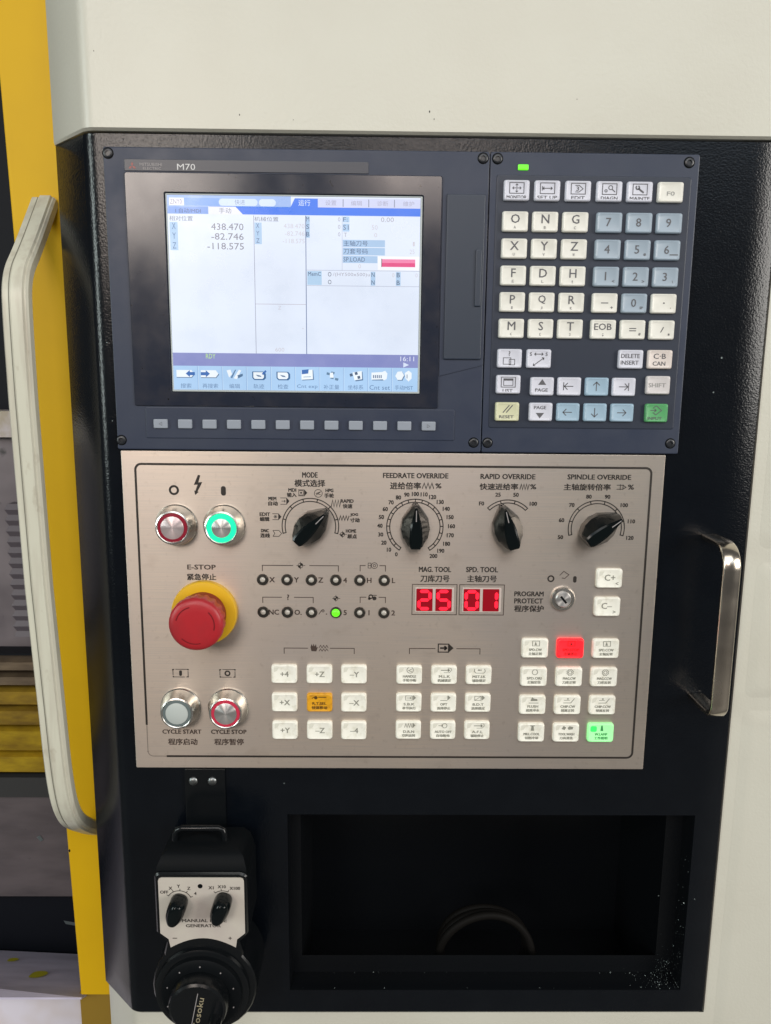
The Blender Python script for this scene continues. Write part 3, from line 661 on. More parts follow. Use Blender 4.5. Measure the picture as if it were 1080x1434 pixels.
word('SPINDLE OVERRIDE', 306.5, -13.8, 350.4, -17.2, M_INK); word('主轴旋转倍率', 304.3, -20.3, 336.7, -24.8, M_INK); word('%', 348.8, -20.6, 352.8, -24.0, M_INK)
word('MAG. TOOL', 205.0, -80.0, 227.5, -83.7, M_INK); word('刀库刀号', 206.2, -86.0, 226.5, -91.0, M_INK)
word('SPD. TOOL', 238.3, -79.9, 260.6, -83.6, M_INK); word('主轴刀号', 239.2, -86.0, 259.9, -90.8, M_INK)
word('PROGRAM', 273.0, -97.5, 293.6, -100.9, M_INK); word('PROTECT', 273.1, -102.6, 293.3, -106.2, M_INK); word('程序保护', 273.3, -107.7, 294.1, -112.4, M_INK)

def icon(mb, m=M_INK, name='symbol'): return mb.build(name, m, op, 0)
def power_symbols(cx0, cz0, cx1, cz1, k=1.0):
    icon(MB().arc(cx0, cz0, 2.0*k, 3.5*k, 0, 360, IY)); w, h = 1.7*k, 3.3*k
    icon(MB().poly([p[::2] for p in rr(cx1, cz1, 2*w, 2*h, w*.9, 0, 4)], IY))
power_symbols(35.2, -26.9, 69.2, -27.2)
icon(MB().poly([(52.0, -16.2), (49.0, -23.2), (51.6, -23.0), (49.9, -27.4), (49.1, -27.0), (49.8, -30.2), (52.3, -28.0), (51.4, -27.8), (54.9, -21.2), (52.2, -21.4), (53.6, -16.6)], IY))
power_symbols(298.3, -88.0, 315.3, -88.4, .72)
icon(MB().stroke([(304.4, -85.6), (307.2, -82.6), (310.9, -85.0), (308.2, -87.8), (306.0, -87.4)], .5, IY), M_INKBROWN)
def zig(x0, x1, z1, z0, n, w=.6):
    return MB().stroke([(x0+(x1-x0)*k/n, z1 if k % 2 else z0) for k in range(n+1)], w, IY)
icon(zig(206.2, 214.2, -20.6, -24.6, 6)); icon(zig(273.8, 280.2, -20.8, -24.6, 7))
mb = MB().stroke([(340.9, -21.0), (345.2, -21.0), (347.4, -22.4), (345.2, -23.8), (340.9, -23.8)], .5, IY); mb.stroke([(343.4, -20.4), (343.4, -24.4)], .5, IY); mb.stroke([(345.3, -20.6), (345.3, -24.2)], .5, IY); icon(mb)
# ---- dial scales
def scale(cx, cz, a0, a1, step, r0=17.2, r1=20.0):
    mb = MB(); n = int(abs(a1-a0)/5)
    mb.arc(cx, cz, r1-.7, r1, a0, a1, IY, n); mb.arc(cx, cz, r0, r0+.7, a0, a1, IY, n)
    a = a0
    while a >= a1-.01:
        ca, sa = math.cos(math.radians(a)), math.sin(math.radians(a))
        mb.stroke([(cx+r0*ca, cz+r0*sa), (cx+r1*ca, cz+r1*sa)], .7, IY); a -= step
    return mb.build('dial_scale', M_INK, op, 0)
DZ = -51.6
scale(128.9, DZ, 195, -15, 30); scale(201.6, DZ, 237, -57, 14.7); scale(265.8, DZ, 135, 45, 30); scale(328.4, DZ, 195, -15, 30)
for i in range(21):
    a = math.radians(237-14.7*i); t = str(i*10); r = 23.3 + 1.4*abs(math.cos(a))*(len(t)-1)*.8
    MB().textc(t, 201.6+r*math.cos(a), DZ+r*math.sin(a)*1.0, 2.8, IY, None, 0, .92).build('scale_number', M_INK, op, 0)
for t, x, z in (('F0', 247.6, -34.6), ('25', 258.8, -28.3), ('50', 271.3, -28.3), ('100', 283.6, -34.5)): MB().textc(t, x, z, 2.7, IY).build('scale_number', M_INK, op, 0)
for t, x, z in (('50', 303.6, -58.0), ('60', 303.8, -45.9), ('70', 310.4, -35.2), ('80', 322.0, -29.2), ('90', 335.0, -29.2), ('100', 347.0, -35.0), ('110', 352.7, -46.4), ('120', 352.4, -58.2)):
    MB().textc(t, x, z, 2.7, IY).build('scale_number', M_INK, op, 0)
for en, cn, x, z, x2, z2 in (('MDI', '输入', 116.6, -26.2, 116.2, -29.6), ('MEM', '自动', 102.8, -32.3, 103.2, -35.7), ('EDIT', '编辑', 97.4, -43.3, 97.2, -46.7), ('DNC', '连线', 97.3, -54.9, 97.3, -58.3),
                             ('HPG', '手轮', 142.2, -26.3, 142.0, -29.9), ('RAPID', '快速', 154.4, -33.6, 154.7, -37.2), ('JOG', '寸动', 159.3, -43.3, 159.8, -47.0), ('HOME', '原点', 157.1, -54.7, 157.9, -58.5)):
    MB().textc(en, x, z, 2.3, IY, 1.75*len(en)).textc(cn, x2, z2, 3.0, IY, 6.4).build('lettering', M_INK, op, 0)
def tape(cx, cz, fill=True, w=6.0, h=4.4, mark='arrow'):
    mb = MB().stroke([(cx-w/2, cz+h/2), (cx+w*.2, cz+h/2), (cx+w*.5, cz), (cx+w*.2, cz-h/2), (cx-w/2, cz-h/2)], .42, IY)
    if fill: mb.poly([(cx+w*.18, cz+h/2), (cx+w*.52, cz), (cx+w*.18, cz-h/2)], IY)
    if mark == 'arrow': arrow(mb, cx-w*.15, cz, 2.6, 0, IY, .4, .8)
    elif mark == 'box': mb.orect(cx-w*.42, cz-h*.36, cx+w*.1, cz+h*.36, .4, IY); mb.disc(cx-w*.16, cz, .7, IY, 10)
    elif mark == 'plus': mb.disc(cx-w*.15, cz, .6, IY, 10); mb.arc(cx-w*.15, cz, .85, 1.15, 0, 360, IY, 12)
    elif mark == 'notch': mb.stroke([(cx-w/2, cz+h/2), (cx-w*.28, cz), (cx-w/2, cz-h/2)], .42, IY)
    return mb
icon(tape(123.6, -28.1, True, 6.0, 4.2, 'box')); icon(tape(111.3, -34.0)); icon(tape(105.6, -45.0, True, 6.0, 4.2, 'plus')); icon(tape(105.8, -56.8, False, 6.0, 4.2, 'notch'))
mb = MB().arc(134.5, -28.4, 2.5, 2.9, 0, 360, IY, 24); mb.stroke([(133, -29.6), (136.2, -27.2)], .4, IY); mb.stroke([(136.2, -29.4), (133.0, -28.4), (136.2, -27.2)], .4, IY); icon(mb)
icon(zig(143.4, 150.2, -33.0, -37.8, 7, .6)); icon(zig(148.8, 155.8, -44.0, -47.2, 7, .6))
def target(cx, cz, r=1.9):
    mb = MB().arc(cx, cz, r-.35, r, 0, 360, IY, 20)
    for a in (0, 180):
        mb.poly([(cx, cz)] + [(cx+r*math.cos(math.radians(a+90*k/6)), cz+r*math.sin(math.radians(a+90*k/6))) for k in range(7)], IY)
    mb.stroke([(cx-r*1.5, cz), (cx+r*1.8, cz)], .35, IY); mb.stroke([(cx, cz-r*1.4), (cx, cz+r*1.4)], .35, IY)
    return mb
icon(target(151.2, -57.2, 1.7)); icon(target(121.7, -79.7, 1.9)); icon(target(146.5, -103.4, 1.7))
# ---- brackets
def bracket(x0, x1, z, gap0, gap1, drop=4.2):
    mb = MB().stroke([(x0, z-drop), (x0, z), (gap0, z)], .55, IY); mb.stroke([(gap1, z), (x1, z), (x1, z-drop)], .55, IY)
    return mb.build('bracket_line', M_INKBROWN, op, 0)
bracket(95.0, 148.3, -79.7, 116.6, 128.0); bracket(163.6, 181.4, -79.4, 167.4, 177.2); bracket(94.9, 130.5, -102.8, 108.4, 117.0); bracket(163.7, 181.6, -102.4, 168.0, 176.8)
bracket(109.5, 159.6, -140.4, 126.5, 142.2); bracket(199.2, 249.8, -140.2, 217.8, 232.8)
MB().textc('?', 112.8, -102.8, 4.0, IY).build('lettering', M_INKBROWN, op, 0)
mb = MB().arc(173.6, -79.4, 1.9, 2.3, 0, 360, IY, 20); mb.arc(173.6, -79.4, .7, 1.1, 0, 360, IY, 12); mb.orect(169.2, -81.2, 171.2, -77.6, .4, IY); mb.stroke([(169.2, -79.4), (171.2, -79.4)], .4, IY); icon(mb)
mb = MB().arc(171.2, -102.0, .9, 1.7, 0, 360, IY, 16); mb.disc(173.8, -103.2, 1.5, IY, 12); mb.disc(170.2, -103.4, 1.0, IY, 12); mb.stroke([(170, -101), (175.4, -101)], .5, IY); icon(mb)
mb = MB().poly([(129.0, -142.6), (128.3, -139.6), (129.2, -137.2), (130.0, -139), (130.6, -137.0), (131.4, -139), (132.2, -137.2), (132.8, -140), (133.8, -139.2), (132.4, -142.8)], IY); icon(mb, M_INKBROWN)
mb = zig(134.4, 141.0, -138.2, -140.2, 6, .42); mb.stroke([(134.4+6.6*k/6, (-140.8 if k % 2 else -142.6)) for k in range(7)], .42, IY); icon(mb, M_INKBROWN)
mb = MB().orect(219.8, -142.8, 227.2, -136.8, .8, IY); mb.poly([(227.2, -136.4), (230.8, -139.8), (227.2, -143.2)], IY); arrow(mb, 223.4, -139.8, 4.6, 0, IY, 1.3, 1.5); icon(mb)
for cx, o_ in ((35.0, 0), (68.6, 1)):
    mb = MB().stroke([(cx-3.6, -156.8), (cx+5.4, -156.8)], .45, IY); mb.stroke([(cx+5.4, -158.2), (cx+5.4, -162.6), (cx+3.8, -162.6)], .45, IY); mb.stroke([(cx+3.0, -162.6), (cx-5.4, -162.6)], .45, IY); mb.stroke([(cx-5.4, -161.4), (cx-5.4, -156.8), (cx-4.4, -156.8)], .45, IY)
    for a in ((cx-5.4, -157.2), (cx+5.4, -157.0), (cx+5.2, -162.4), (cx-5.2, -162.4)): mb.disc(a[0], a[1], .6, IY, 8)
    if o_: mb.arc(cx, -159.7, 1.1, 2.2, 0, 360, IY, 16)
    else: mb.poly([p[::2] for p in rr(cx, -159.7, 2.0, 4.2, .9, 0, 3)], IY)
    icon(mb)

# ---- illuminated push buttons
def push_button(cx, cz, ringm, capm, rr0, label):
    b = empty('push_button', (cx, 0, cz), op, label)
    MB().lathe(cx, cz, [(14.6, 0), (14.6, 1.2), (13.9, 2.0), (11.9, 10.8), (11.5, 11.6), (10.6, 12.0), (10.0, 11.6)], 64).build('bezel', M_BTNSTEEL, b, 28)
    MB().ringlathe(cx, cz, [(10.0, 11.6), (9.8, 12.0), (rr0+.15, 12.2), (rr0, 11.6)], 64).build('ring_lens', ringm, b, 28)
    MB().lathe(cx, cz, [(rr0, 11.2), (rr0, 12.0), (rr0-.4, 12.25), (0.3, 12.25)], 64).build('cap', capm, b, 40)
push_button(36.2, -51.2, M_REDRING, M_PINKCAP, 7.9, 'unlit push button with dark red ring')
push_button(69.4, -51.2, M_GREENRING, M_CAPSTEEL, 6.6, 'lit push button with bright green ring')
push_button(34.3, -185.4, M_GREYRING, mat('pale_grey_cap', (0.46, 0.50, 0.48), 0.4), 8.0, 'cycle start push button with grey ring')
push_button(68.7, -185.4, M_REDRING2, M_CAPSTEEL, 8.0, 'cycle stop push button with red ring')

# ---- emergency stop
es = empty('emergency_stop', (54, 0, -113), op, 'red mushroom emergency stop on yellow collar')
ex, ez = 54.1, -113.6
MB().lathe(ex, ez, [(22.9, 0), (23.1, 1.0), (22.8, 4.6), (22.2, 5.4), (17.0, 6.4), (16.2, 6.2)], 72).build('collar', M_ESTOPY, es, 25)
MB().lathe(ex, ez, [(16.0, 6.0), (15.2, 14.0), (13.0, 19.0)], 48).build('neck', mat('dark_red_neck', (0.20, 0.012, 0.014), 0.4), es, 30)
hd = MB(); nn = 72; lev = []
for (r, h, rib) in ((14.5, 14.0, 0), (17.6, 16.5, .9), (18.4, 20.5, 1.1), (18.6, 25.5, 1.1), (18.5, 27.5, .15), (18.0, 29.4, 0), (16.8, 30.7, 0), (14.0, 31.5, 0), (9.0, 31.7, 0), (4.0, 31.8, 0)):
    lev.append([(ex+(r-(rib if k % 4 in (0, 1) else 0))*math.cos(2*PI*k/nn), -h, ez+(r-(rib if k % 4 in (0, 1) else 0))*math.sin(2*PI*k/nn)) for k in range(nn)])
head = hd.loft(lev).build('head', M_ESTOP, es, 40)
for a0 in (15, 135, 255):
    mb = MB().arc(ex, ez, 12.6, 13.3, a0-30, a0+30, -31.72, 16)
    mb.v = [(x, y+0.0, z) for x, y, z in mb.v]; mb.build('turn_mark', M_ESTOPMARK, head, 0)

# ---- rotary knobs
def knob(cx, cz, ang, parent=None, k=1.0):
    e = empty('rotary_knob', (cx, 0, cz), op)
    ca, sa = math.cos(math.radians(ang)), math.sin(math.radians(ang))
    def outline(half, h):
        pts = half + [(u, -v) for u, v in reversed(half)]
        return [(cx+(u*ca-v*sa)*k, -h*k, cz+(u*sa+v*ca)*k) for u, v in pts]
    base = [(17.0, 1.7), (12.0, 5.6), (6.5, 9.2), (0, 10.4), (-6.5, 9.0), (-11.0, 5.6), (-12.6, 3.4)]
    mid = [(17.2, 1.6), (12.0, 5.2), (6.3, 8.8), (0, 10.0), (-6.4, 8.6), (-11.2, 5.4), (-12.8, 3.3)]
    sh = [(17.0, 1.3), (11.0, 4.2), (5.5, 6.6), (0, 7.4), (-6.4, 7.0), (-11.3, 5.0), (-12.9, 3.3)]
    top = [(15.6, .9), (9.5, 2.4), (4.5, 3.7), (0, 4.3), (-6.4, 4.5), (-10.6, 4.0), (-12.2, 3.0)]
    MB().loft([outline(base, 0.3), outline(mid, 7.5), outline(sh, 11.5), outline(top, 17.0), outline([(u*.93, v*.7) for u, v in top], 17.7)]).build('grip', M_KNOB, e, 24)
    mb = MB(); mk = [(14.6, .25), (7.0, .3)]
    mb.add([(cx+(u*ca-v*sa)*k, -17.78*k, cz+(u*sa+v*ca)*k) for u, v in mk+[(u, -v) for u, v in reversed(mk)]], [(0, 1, 2, 3)]).build('pointer_line', M_PALEINK, e, 0)
    return e
knob(128.9, DZ, 45); knob(201.6, DZ, 90); knob(265.8, DZ, 105); knob(328.4, DZ, 37)

# ---- indicator lamps
LX = (95.1, 112.2, 129.3, 146.5, 163.4, 180.6)
names1 = ('X', 'Y', 'Z', '4', 'H', 'L'); names2 = ('NC', 'O.', '', '5', '1', '2')
for r, (z, nm) in enumerate(((-89.9, names1), (-113.6, names2))):
    for i, x in enumerate(LX):
        lit = (r == 1 and i == 3)
        e = empty('indicator_lamp', (x, 0, z), op, 'lit green indicator lamp' if lit else None)
        MB().lathe(x, z, [(4.1, 0), (4.1, .8), (3.6, 1.6), (2.7, 1.7), (2.0, .7)], 28).build('bezel', M_ALU, e, 30)
        MB().lathe(x, z, [(2.0, .7), (1.9, 1.2), (1.3, 1.8), (.3, 2.0)] if not lit else [(3.1, .9), (2.9, 2.0), (1.8, 2.9), (.3, 3.1)], 24).build('lens', M_GREENLED if lit else M_LENS, e, 60)
        if nm[i]: MB().textc(nm[i], x+6.6+.9*(len(nm[i])-1), z-.2, 3.6, IY).build('lettering', M_INKBROWN, op, 0)
mb = MB().stroke([(134.4, -115.2), (136.4, -112.2), (138.2, -112.0)], .5, IY); mb.arc(137.4, -112.6, .6, 1.1, 0, 360, IY, 12); mb.disc(139.8, -115.0, .5, IY, 8); icon(mb, M_INKBROWN)

# ---- tool number readouts
SEG = {'0': 'abcdef', '1': 'bc', '2': 'abged', '5': 'afgcd'}
def readout(x0, digits, label):
    e = empty('tool_readout', (x0+15.8, 0, -103.8), op, label)
    MB().orect(x0, -114.9, x0+31.6, -92.8, .55, IY).build('readout_border', M_INKBROWN, e, 0)
    MB().plate(x0+2.0, x0+29.6, -113.0, -95.0, 0, -.35, .6, .2).build('readout_frame', mat('pale_readout_frame', (0.52, 0.44, 0.40), 0.4), e)
    for i, d in enumerate(digits):
        a = x0+2.9+i*13.6; w, h = 11.6, 16.4; zc = -104.0
        win = MB().plate(a, a+w, zc-h/2, zc+h/2, -.3, -.6, .5, .15).build('digit_window', M_SEGWIN, e)
        cx = a+w/2; t = 2.3; hw, hh = 3.9, 6.3; y = -.68
        def hs(z): return [(cx-hw+.5, z), (cx-hw+.5+t/2, z+t/2), (cx+hw-.5-t/2, z+t/2), (cx+hw-.5, z), (cx+hw-.5-t/2, z-t/2), (cx-hw+.5+t/2, z-t/2)]
        def vs(x, z0, z1): return [(x, z0), (x+t/2, z0+t/2), (x+t/2, z1-t/2), (x, z1), (x-t/2, z1-t/2), (x-t/2, z0+t/2)]
        S = {'a': hs(zc+hh), 'g': hs(zc), 'd': hs(zc-hh), 'b': vs(cx+hw, zc+.3, zc+hh-.3), 'c': vs(cx+hw, zc-hh+.3, zc-.3), 'f': vs(cx-hw, zc+.3, zc+hh-.3), 'e': vs(cx-hw, zc-hh+.3, zc-.3)}
        for q in SEG[d]: MB().poly(S[q], y).build('lit_segment', M_SEGRED, e, 0)
readout(200.5, '25', 'red two digit readout showing 25'); readout(234.0, '01', 'red two digit readout showing 01')

# ---- key lock
kl = empty('key_lock', (307.2, 0, -102.4), op)
MB().lathe(307.2, -102.4, [(8.7, 0), (8.7, 1.6), (8.0, 2.6), (6.4, 2.8), (6.0, 2.0)], 48).build('bezel', M_BTNSTEEL, kl, 30)
MB().lathe(307.2, -102.4, [(5.7, 1.9), (5.6, 3.2), (5.1, 3.7), (.3, 3.7)], 40).build('core', M_CAPSTEEL, kl, 30)
ca, sa = math.cos(math.radians(-50)), math.sin(math.radians(-50))
mb = MB().stroke([(307.2-3.2*ca, -102.4-3.2*sa), (307.2+3.2*ca, -102.4+3.2*sa)], 1.5, -3.78); mb.build('key_slot', M_BLACKMAT, kl, 0)

# ---- backlit keys
WEIGHT[0] = 0.08
PT = -2.7
def panel_key(cx, cz, m=M_PKEY, label=None, w=18.4, h=14.0):
    k = keycap(cx, cz, w, h, m, op, 'panel_key', 0, PT, 1.9, label)
    if m is M_PKEY: MB().poly([(cx-w/2+1.9, cz+h/2-1.8), (cx-w/2+5.4, cz+h/2-1.8), (cx-w/2+4.0, cz+h/2-4.6), (cx-w/2+1.9, cz+h/2-5.4)], PT+.24).build('lamp_window', M_SMUDGE, k, 0)
    return k
PY = PT+.18
def pk_text(cx, cz, t, off=(0, 0), h=4.2, m=M_KEYINK, lab=None, mm_=M_PKEY):
    k = panel_key(cx, cz, mm_, lab); MB().textc(t, cx+off[0], cz+off[1], h, PY).build('legend', m, k, 0); return k
M_PINK2 = mat('grey_green_key_print', (0.25, 0.25, 0.21), 0.5)
for r, row in enumerate((('+4', '+Z', '–Y'), ('+X', None, '–X'), ('+Y', '–Z', '–4'))):
    for c, t in enumerate(row):
        x = (109.5, 134.7, 159.5)[c]; z = (-159.3, -180.9, -202.3)[r]
        if t: pk_text(x, z, t, (.3, .2), 4.0, M_PINK2)
        else:
            k = panel_key(x, z, M_PKEYA, 'amber rapid traverse key'); mb = MB().textc('快速移动', x, z-3.6, 2.4, PY, 11).textc('R.T.SEL', x, z-.4, 2.0, PY, 10); mb.disc(x-2.6, z+4.0, 1.3, PY, 10); mb.stroke([(x-.8, z+4.4), (x+5, z+4.4)], .7, PY); mb.stroke([(x-5.5, z+3.2), (x-3.8, z+4.6)], .5, PY); mb.build('legend', mat('dark_amber_print', (0.09, 0.04, 0.004), .5), k, 0)
k = pk_text(339.1, -87.0, 'C+', (.3, .6), 4.4, M_PINK2); MB().textc('<', 344.6, -90.6, 2.0, PY).build('sub_legend', M_PINK2, k, 0)
k = pk_text(338.9, -107.8, 'C–', (-.6, .8), 4.4, M_PINK2); MB().textc('>', 343.8, -111.4, 2.0, PY).build('sub_legend', M_PINK2, k, 0)
def small_icon(kind, x, z):
    mb = MB(); w = .4
    if kind == 'wheel': mb.arc(x, z, 2.1, 2.5, 0, 360, PY, 20); mb.stroke([(x-1.2, z-.4), (x+1.2, z+.9)], w, PY); mb.stroke([(x+1.2, z-1.2), (x-1.2, z-.4)], w, PY)
    elif kind == 'arrow': arrow(mb, x, z, 6, 0, PY, .6, 1.0); mb.stroke([(x+2, z+1.6), (x+4.2, z+1.6), (x+4.6, z), (x+3, z-1.8), (x-1, z-1.8)], .3, PY)
    elif kind == 'oval': mb.stroke([(x-3.6, z+1.2), (x-4, z-.8), (x-2.6, z-2), (x+3, z-2), (x+4, z-.6), (x+3.4, z+1.2)], .4, PY); mb.textc('M·S', x, z+.2, 1.2, PY)
    elif kind == 'tape': mb.orect(x-3, z-1.6, x+1.8, z+1.6, .35, PY); mb.poly([(x+2.4, z+2.3), (x+4.6, z+.2), (x+2.4, z-1.9)], PY); arrow(mb, x-.6, z, 3, 0, PY, .4, .7)
    elif kind == 'halt': mb.stroke([(x-3, z-1.8), (x+2, z-1.8)], .45, PY); mb.poly([(x+2.2, z+2.5), (x+4.4, z+.4), (x+2.2, z-1.7)], PY)
    elif kind == 'skip': mb.orect(x-3, z-1.6, x+1.6, z+1.6, .35, PY); mb.stroke([(x-3, z-1.6), (x+1.6, z+1.6)], .3, PY); mb.poly([(x+2.2, z+2.5), (x+4.4, z+.4), (x+2.2, z-1.7)], PY)
    elif kind == 'zig': mb.stroke([(x-3.4+k*.9, z+(1.5 if k % 2 else -1.5)) for k in range(7)], .4, PY); mb.poly([(x+2.4, z+2.3), (x+4.4, z+.2), (x+2.4, z-1.9)], PY)
    elif kind == 'off': mb.arc(x+.6, z, 1.5, 1.9, 0, 360, PY, 16); arrow(mb, x-2.4, z, 3, 0, PY, .4, .7)
    elif kind == 'motor': mb.orect(x-2.6, z-1.7, x+2.4, z+1.9, .4, PY); mb.poly([(x-1.2, z-1.2), (x+.6, z-1.2), (x-.4, z+1.6)], PY)
    elif kind == 'ring': mb.arc(x, z, 1.7, 2.15, 100, 440, PY, 20)
    elif kind == 'gear':
        mb.arc(x, z, 1.0, 1.4, 0, 360, PY, 14); mb.stroke([(x+(2.5 if k % 2 else 2.0)*math.cos(k*PI/8), z+(2.5 if k % 2 else 2.0)*math.sin(k*PI/8)) for k in range(16)], .4, PY, True)
    elif kind == 'flush': mb.poly([(x-2.0, z+.2), (x-1.2, z+2.4), (x+.2, z+1.4), (x+2.6, z+1.0), (x+2.8, z-.4), (x-2.2, z-.6)], PY); mb.stroke([(x-3.6, z-2), (x+3.6, z-2)], .5, PY)
    elif kind == 'chip': mb.stroke([(x-3.8, z-1.8), (x+1.6, z-1.8), (x+4.2, z+1.6)], .45, PY); mb.stroke([(x-3.4, z+.2), (x+.8, z+.2)], .4, PY); mb.disc(x-.6, z+1.3, .6, PY, 8)
    elif kind == 'tap': mb.stroke([(x-1.6, z+1.8), (x+1.8, z+1.8)], .6, PY); mb.poly([(x-.6, z+1.6), (x+.8, z+1.6), (x+1.3, z-2.0), (x-1.1, z-2.0)], PY)
    elif kind == 'tool': mb.poly([(x-4, z-.6), (x-2.6, z+1.8), (x-.8, z+.6), (x-1.8, z-1.4)], PY); mb.poly([(x+.4, z+.2), (x+1.6, z+1.6), (x+4.4, z+1.0), (x+4.0, z-.8), (x+1.2, z-1.2)], PY)
    elif kind == 'lamp': mb.poly([(x-.5, z+2.6), (x+.4, z+2.6), (x+1.1, z-2.0), (x-1.0, z-2.0)], PY)
    return mb
mid_keys = (('wheel', 'HANDLE', '手轮中断'), ('arrow', 'M.L.K', '机械锁定'), ('oval', 'MST.LK', '辅助锁定'), ('tape', 'S.B.K', '单节执行'), ('halt', 'OPT', '选择停止'), ('skip', 'B.D.T', '选择跳过'), ('zig', 'D.R.N', '空跑运转'), ('off', 'AUTO OFF', '自动断电'), ('arrow', 'A.F.L', '辅助停止'))
for i, (ic, en, cn) in enumerate(mid_keys):
    x = (199.2, 224.3, 249.2)[i % 3]; z = (-159.4, -180.6, -201.8)[i//3]
    k = panel_key(x, z); mb = small_icon(ic, x+.6, z+3.8); mb.textc(en, x+.2, z-.9, 1.9, PY, 1.45*len(en)+.6).textc(cn, x+.2, z-3.9, 2.2, PY, 9.6); mb.build('legend', M_PINK2, k, 0)
right_keys = (('motor', 'SPD.CW', '主轴正转'), ('motor', 'SPD.STOP', '主轴停止'), ('motor', 'SPD.CCW', '主轴反转'), ('ring', 'SPD.ORI', '主轴定位'), ('gear', 'MAG.CW', '刀库正转'), ('gear', 'MAG.CCW', '刀库反转'),
              ('flush', 'FLUSH', '底座冲水'), ('chip', 'CHIP.CW', '排屑正转'), ('chip', 'CHIP.CCW', '排屑反转'), ('tap', 'MILL.COOL', '切削冷却'), ('tool', 'TOOL.WASH', '刀具清洗'), ('lamp', 'W.LAMP', '工作照明'))
for i, (ic, en, cn) in enumerate(right_keys):
    x = (288.9, 314.3, 339.7)[i % 3]; z = (-138.9, -160.4, -181.9, -203.3)[i//3]
    m_ = M_PKEYR if i == 1 else M_PKEYG if i == 11 else M_PKEY
    k = panel_key(x, z, m_, {1: 'key lit bright red', 11: 'key lit green'}.get(i), 19.0, 14.4)
    mb = small_icon(ic, x+.6, z+3.7); mb.textc(en, x+.2, z-.9, 1.9, PY, min(1.45*len(en)+.4, 11.6)).textc(cn, x+.2, z-3.9, 2.2, PY, 9.6)
    mb.build('legend', mat('dim_red_print', (0.2, 0.003, 0.004), .5) if i == 1 else mat('dim_green_print', (0.05, 0.28, 0.09), .5) if i == 11 else M_PINK2, k, 0)
    if i == 11: MB().poly([p[::2] for p in rr(x-5.4, z+3.2, 4.6, 4.4, 1.2, 0, 3)], PY+.04).build('lamp_window', M_PKEYG2, k, 0)

# ================================================================== HANDWHEEL PENDANT
pd = thing('handwheel_pendant', (56, -5, -420), 'black handwheel pulse pendant with white face plate hanging from console bracket', 'pendant')
FY = -45.0
def body_outline(y, g=0.0):
    pts = [(22.8-g, -290+0), (24.2-g, -287.6+g), (27-g, -286.8+g), (83-g+2*g, -286.8+g), (86-g+2*g, -287.8+g), (87.4+g, -290), (87.6+g, -333), (84.5+g, -337.5), (81.2+g, -341), (83.8+g, -350)]
    cx, cz, R = 55.5, -376.0, 37.0+g
    for k in range(21):
        a = math.radians(42-264*k/20); pts.append((cx+R*math.cos(a), cz+R*math.sin(a)))
    pts += [(27.4-g, -350), (29.6-g, -341), (26.4-g, -337.5), (22.9-g, -333)]
    return [(x, y, z) for x, z in pts]
MB().loft([body_outline(-5, -2.5), body_outline(-8, 0), body_outline(FY+4, 0), body_outline(FY+1.2, -.3), body_outline(FY, -1.4)]).build('body', M_RUBBER, pd, 30)
# shoulder and carrying loop
MB().loft([[(x, y, z) for x, y in ((24.5, -8), (86, -8), (86, -38), (24.5, -38))] if False else [(s_*w+55.2, y, z) for s_, y in ((-1, -8), (1, -8), (1, -8-d), (-1, -8-d))] for z, w, d in ((-290, 31.5, 35), (-285, 31, 34), (-279, 28.5, 30), (-275.5, 24, 25))]).build('shoulder', M_BLACKMAT, pd, 40)
loop = [(33.0, -24, -279), (33.2, -24, -270.5), (35.0, -24, -267.6), (38.5, -24, -266.2), (64.5, -24, -266.2), (67.2, -24, -267.6), (68.2, -24, -270.5), (68.4, -24, -279)]
MB().tube(loop, 2.4, 10).build('carry_loop', M_RUBBER, pd, 60)
# face plate
fp = [(27.2, -290.2)]; fp = [p[::2] for p in rr(55.6, -312, 59.4, 43.6, 2.5, 0, 4)]
half = [(26.0, -333.2), (31.6, -337.8), (32.8, -344.4)]
arcp = [(55.6-23.0+46.0*k/14, -344.6+7.6*math.sin(PI*k/14)**.9) for k in range(15)]
pts = [(85.1, -333.2), (85.1, -292.6), (84.4, -290.9), (82.6, -290.2), (28.4, -290.2), (26.7, -290.9), (26.0, -292.6)] + half + arcp[1:-1] + [(78.4, -344.4), (79.4, -338.0)]
MB().prism(pts, FY+.1, FY-.5).build('face_plate', M_PENDANTFACE, pd, 30)
QY = FY-.6
def pword(t, cx, cz, h, w=None): return MB().textc(t, cx, cz, h, QY, w).build('lettering', M_INK, pd, 0)
pword('MANUAL PULSE', 57.0, -323.2, 2.4, 31); pword('GENERATOR', 56.2, -327.2, 2.4, 24.2); pword('–', 36.0, -337.0, .5, 3); pword('+', 74.6, -337.0, 2.2)
for t, x, z in (('OFF', 30.0, -301.2), ('X', 34.4, -298.2), ('Y', 40.0, -296.6), ('Z', 47.0, -298.3), ('4', 51.4, -302.2), ('X1', 62.4, -297.8), ('X10', 69.8, -297.0), ('X100', 78.8, -298.2)): pword(t, x, z, 2.3)
MB().disc(54.9, -296.6, 1.7, QY).build('lamp_hole', M_BLACKMAT, pd, 0)
for cx, a0, a1, st in ((40.2, 146, 26, 30), (70.2, 125, 65, 30)):
    mb = MB().arc(cx, -309.0, 8.6, 9.1, a0, a1, QY, 20); a = a0
    while a >= a1-.1:
        mb.stroke([(cx+8.6*math.cos(math.radians(a)), -309.0+8.6*math.sin(math.radians(a))), (cx+10.4*math.cos(math.radians(a)), -309.0+10.4*math.sin(math.radians(a)))], .45, QY); a -= st
    mb.build('dial_scale', M_INK, pd, 0)
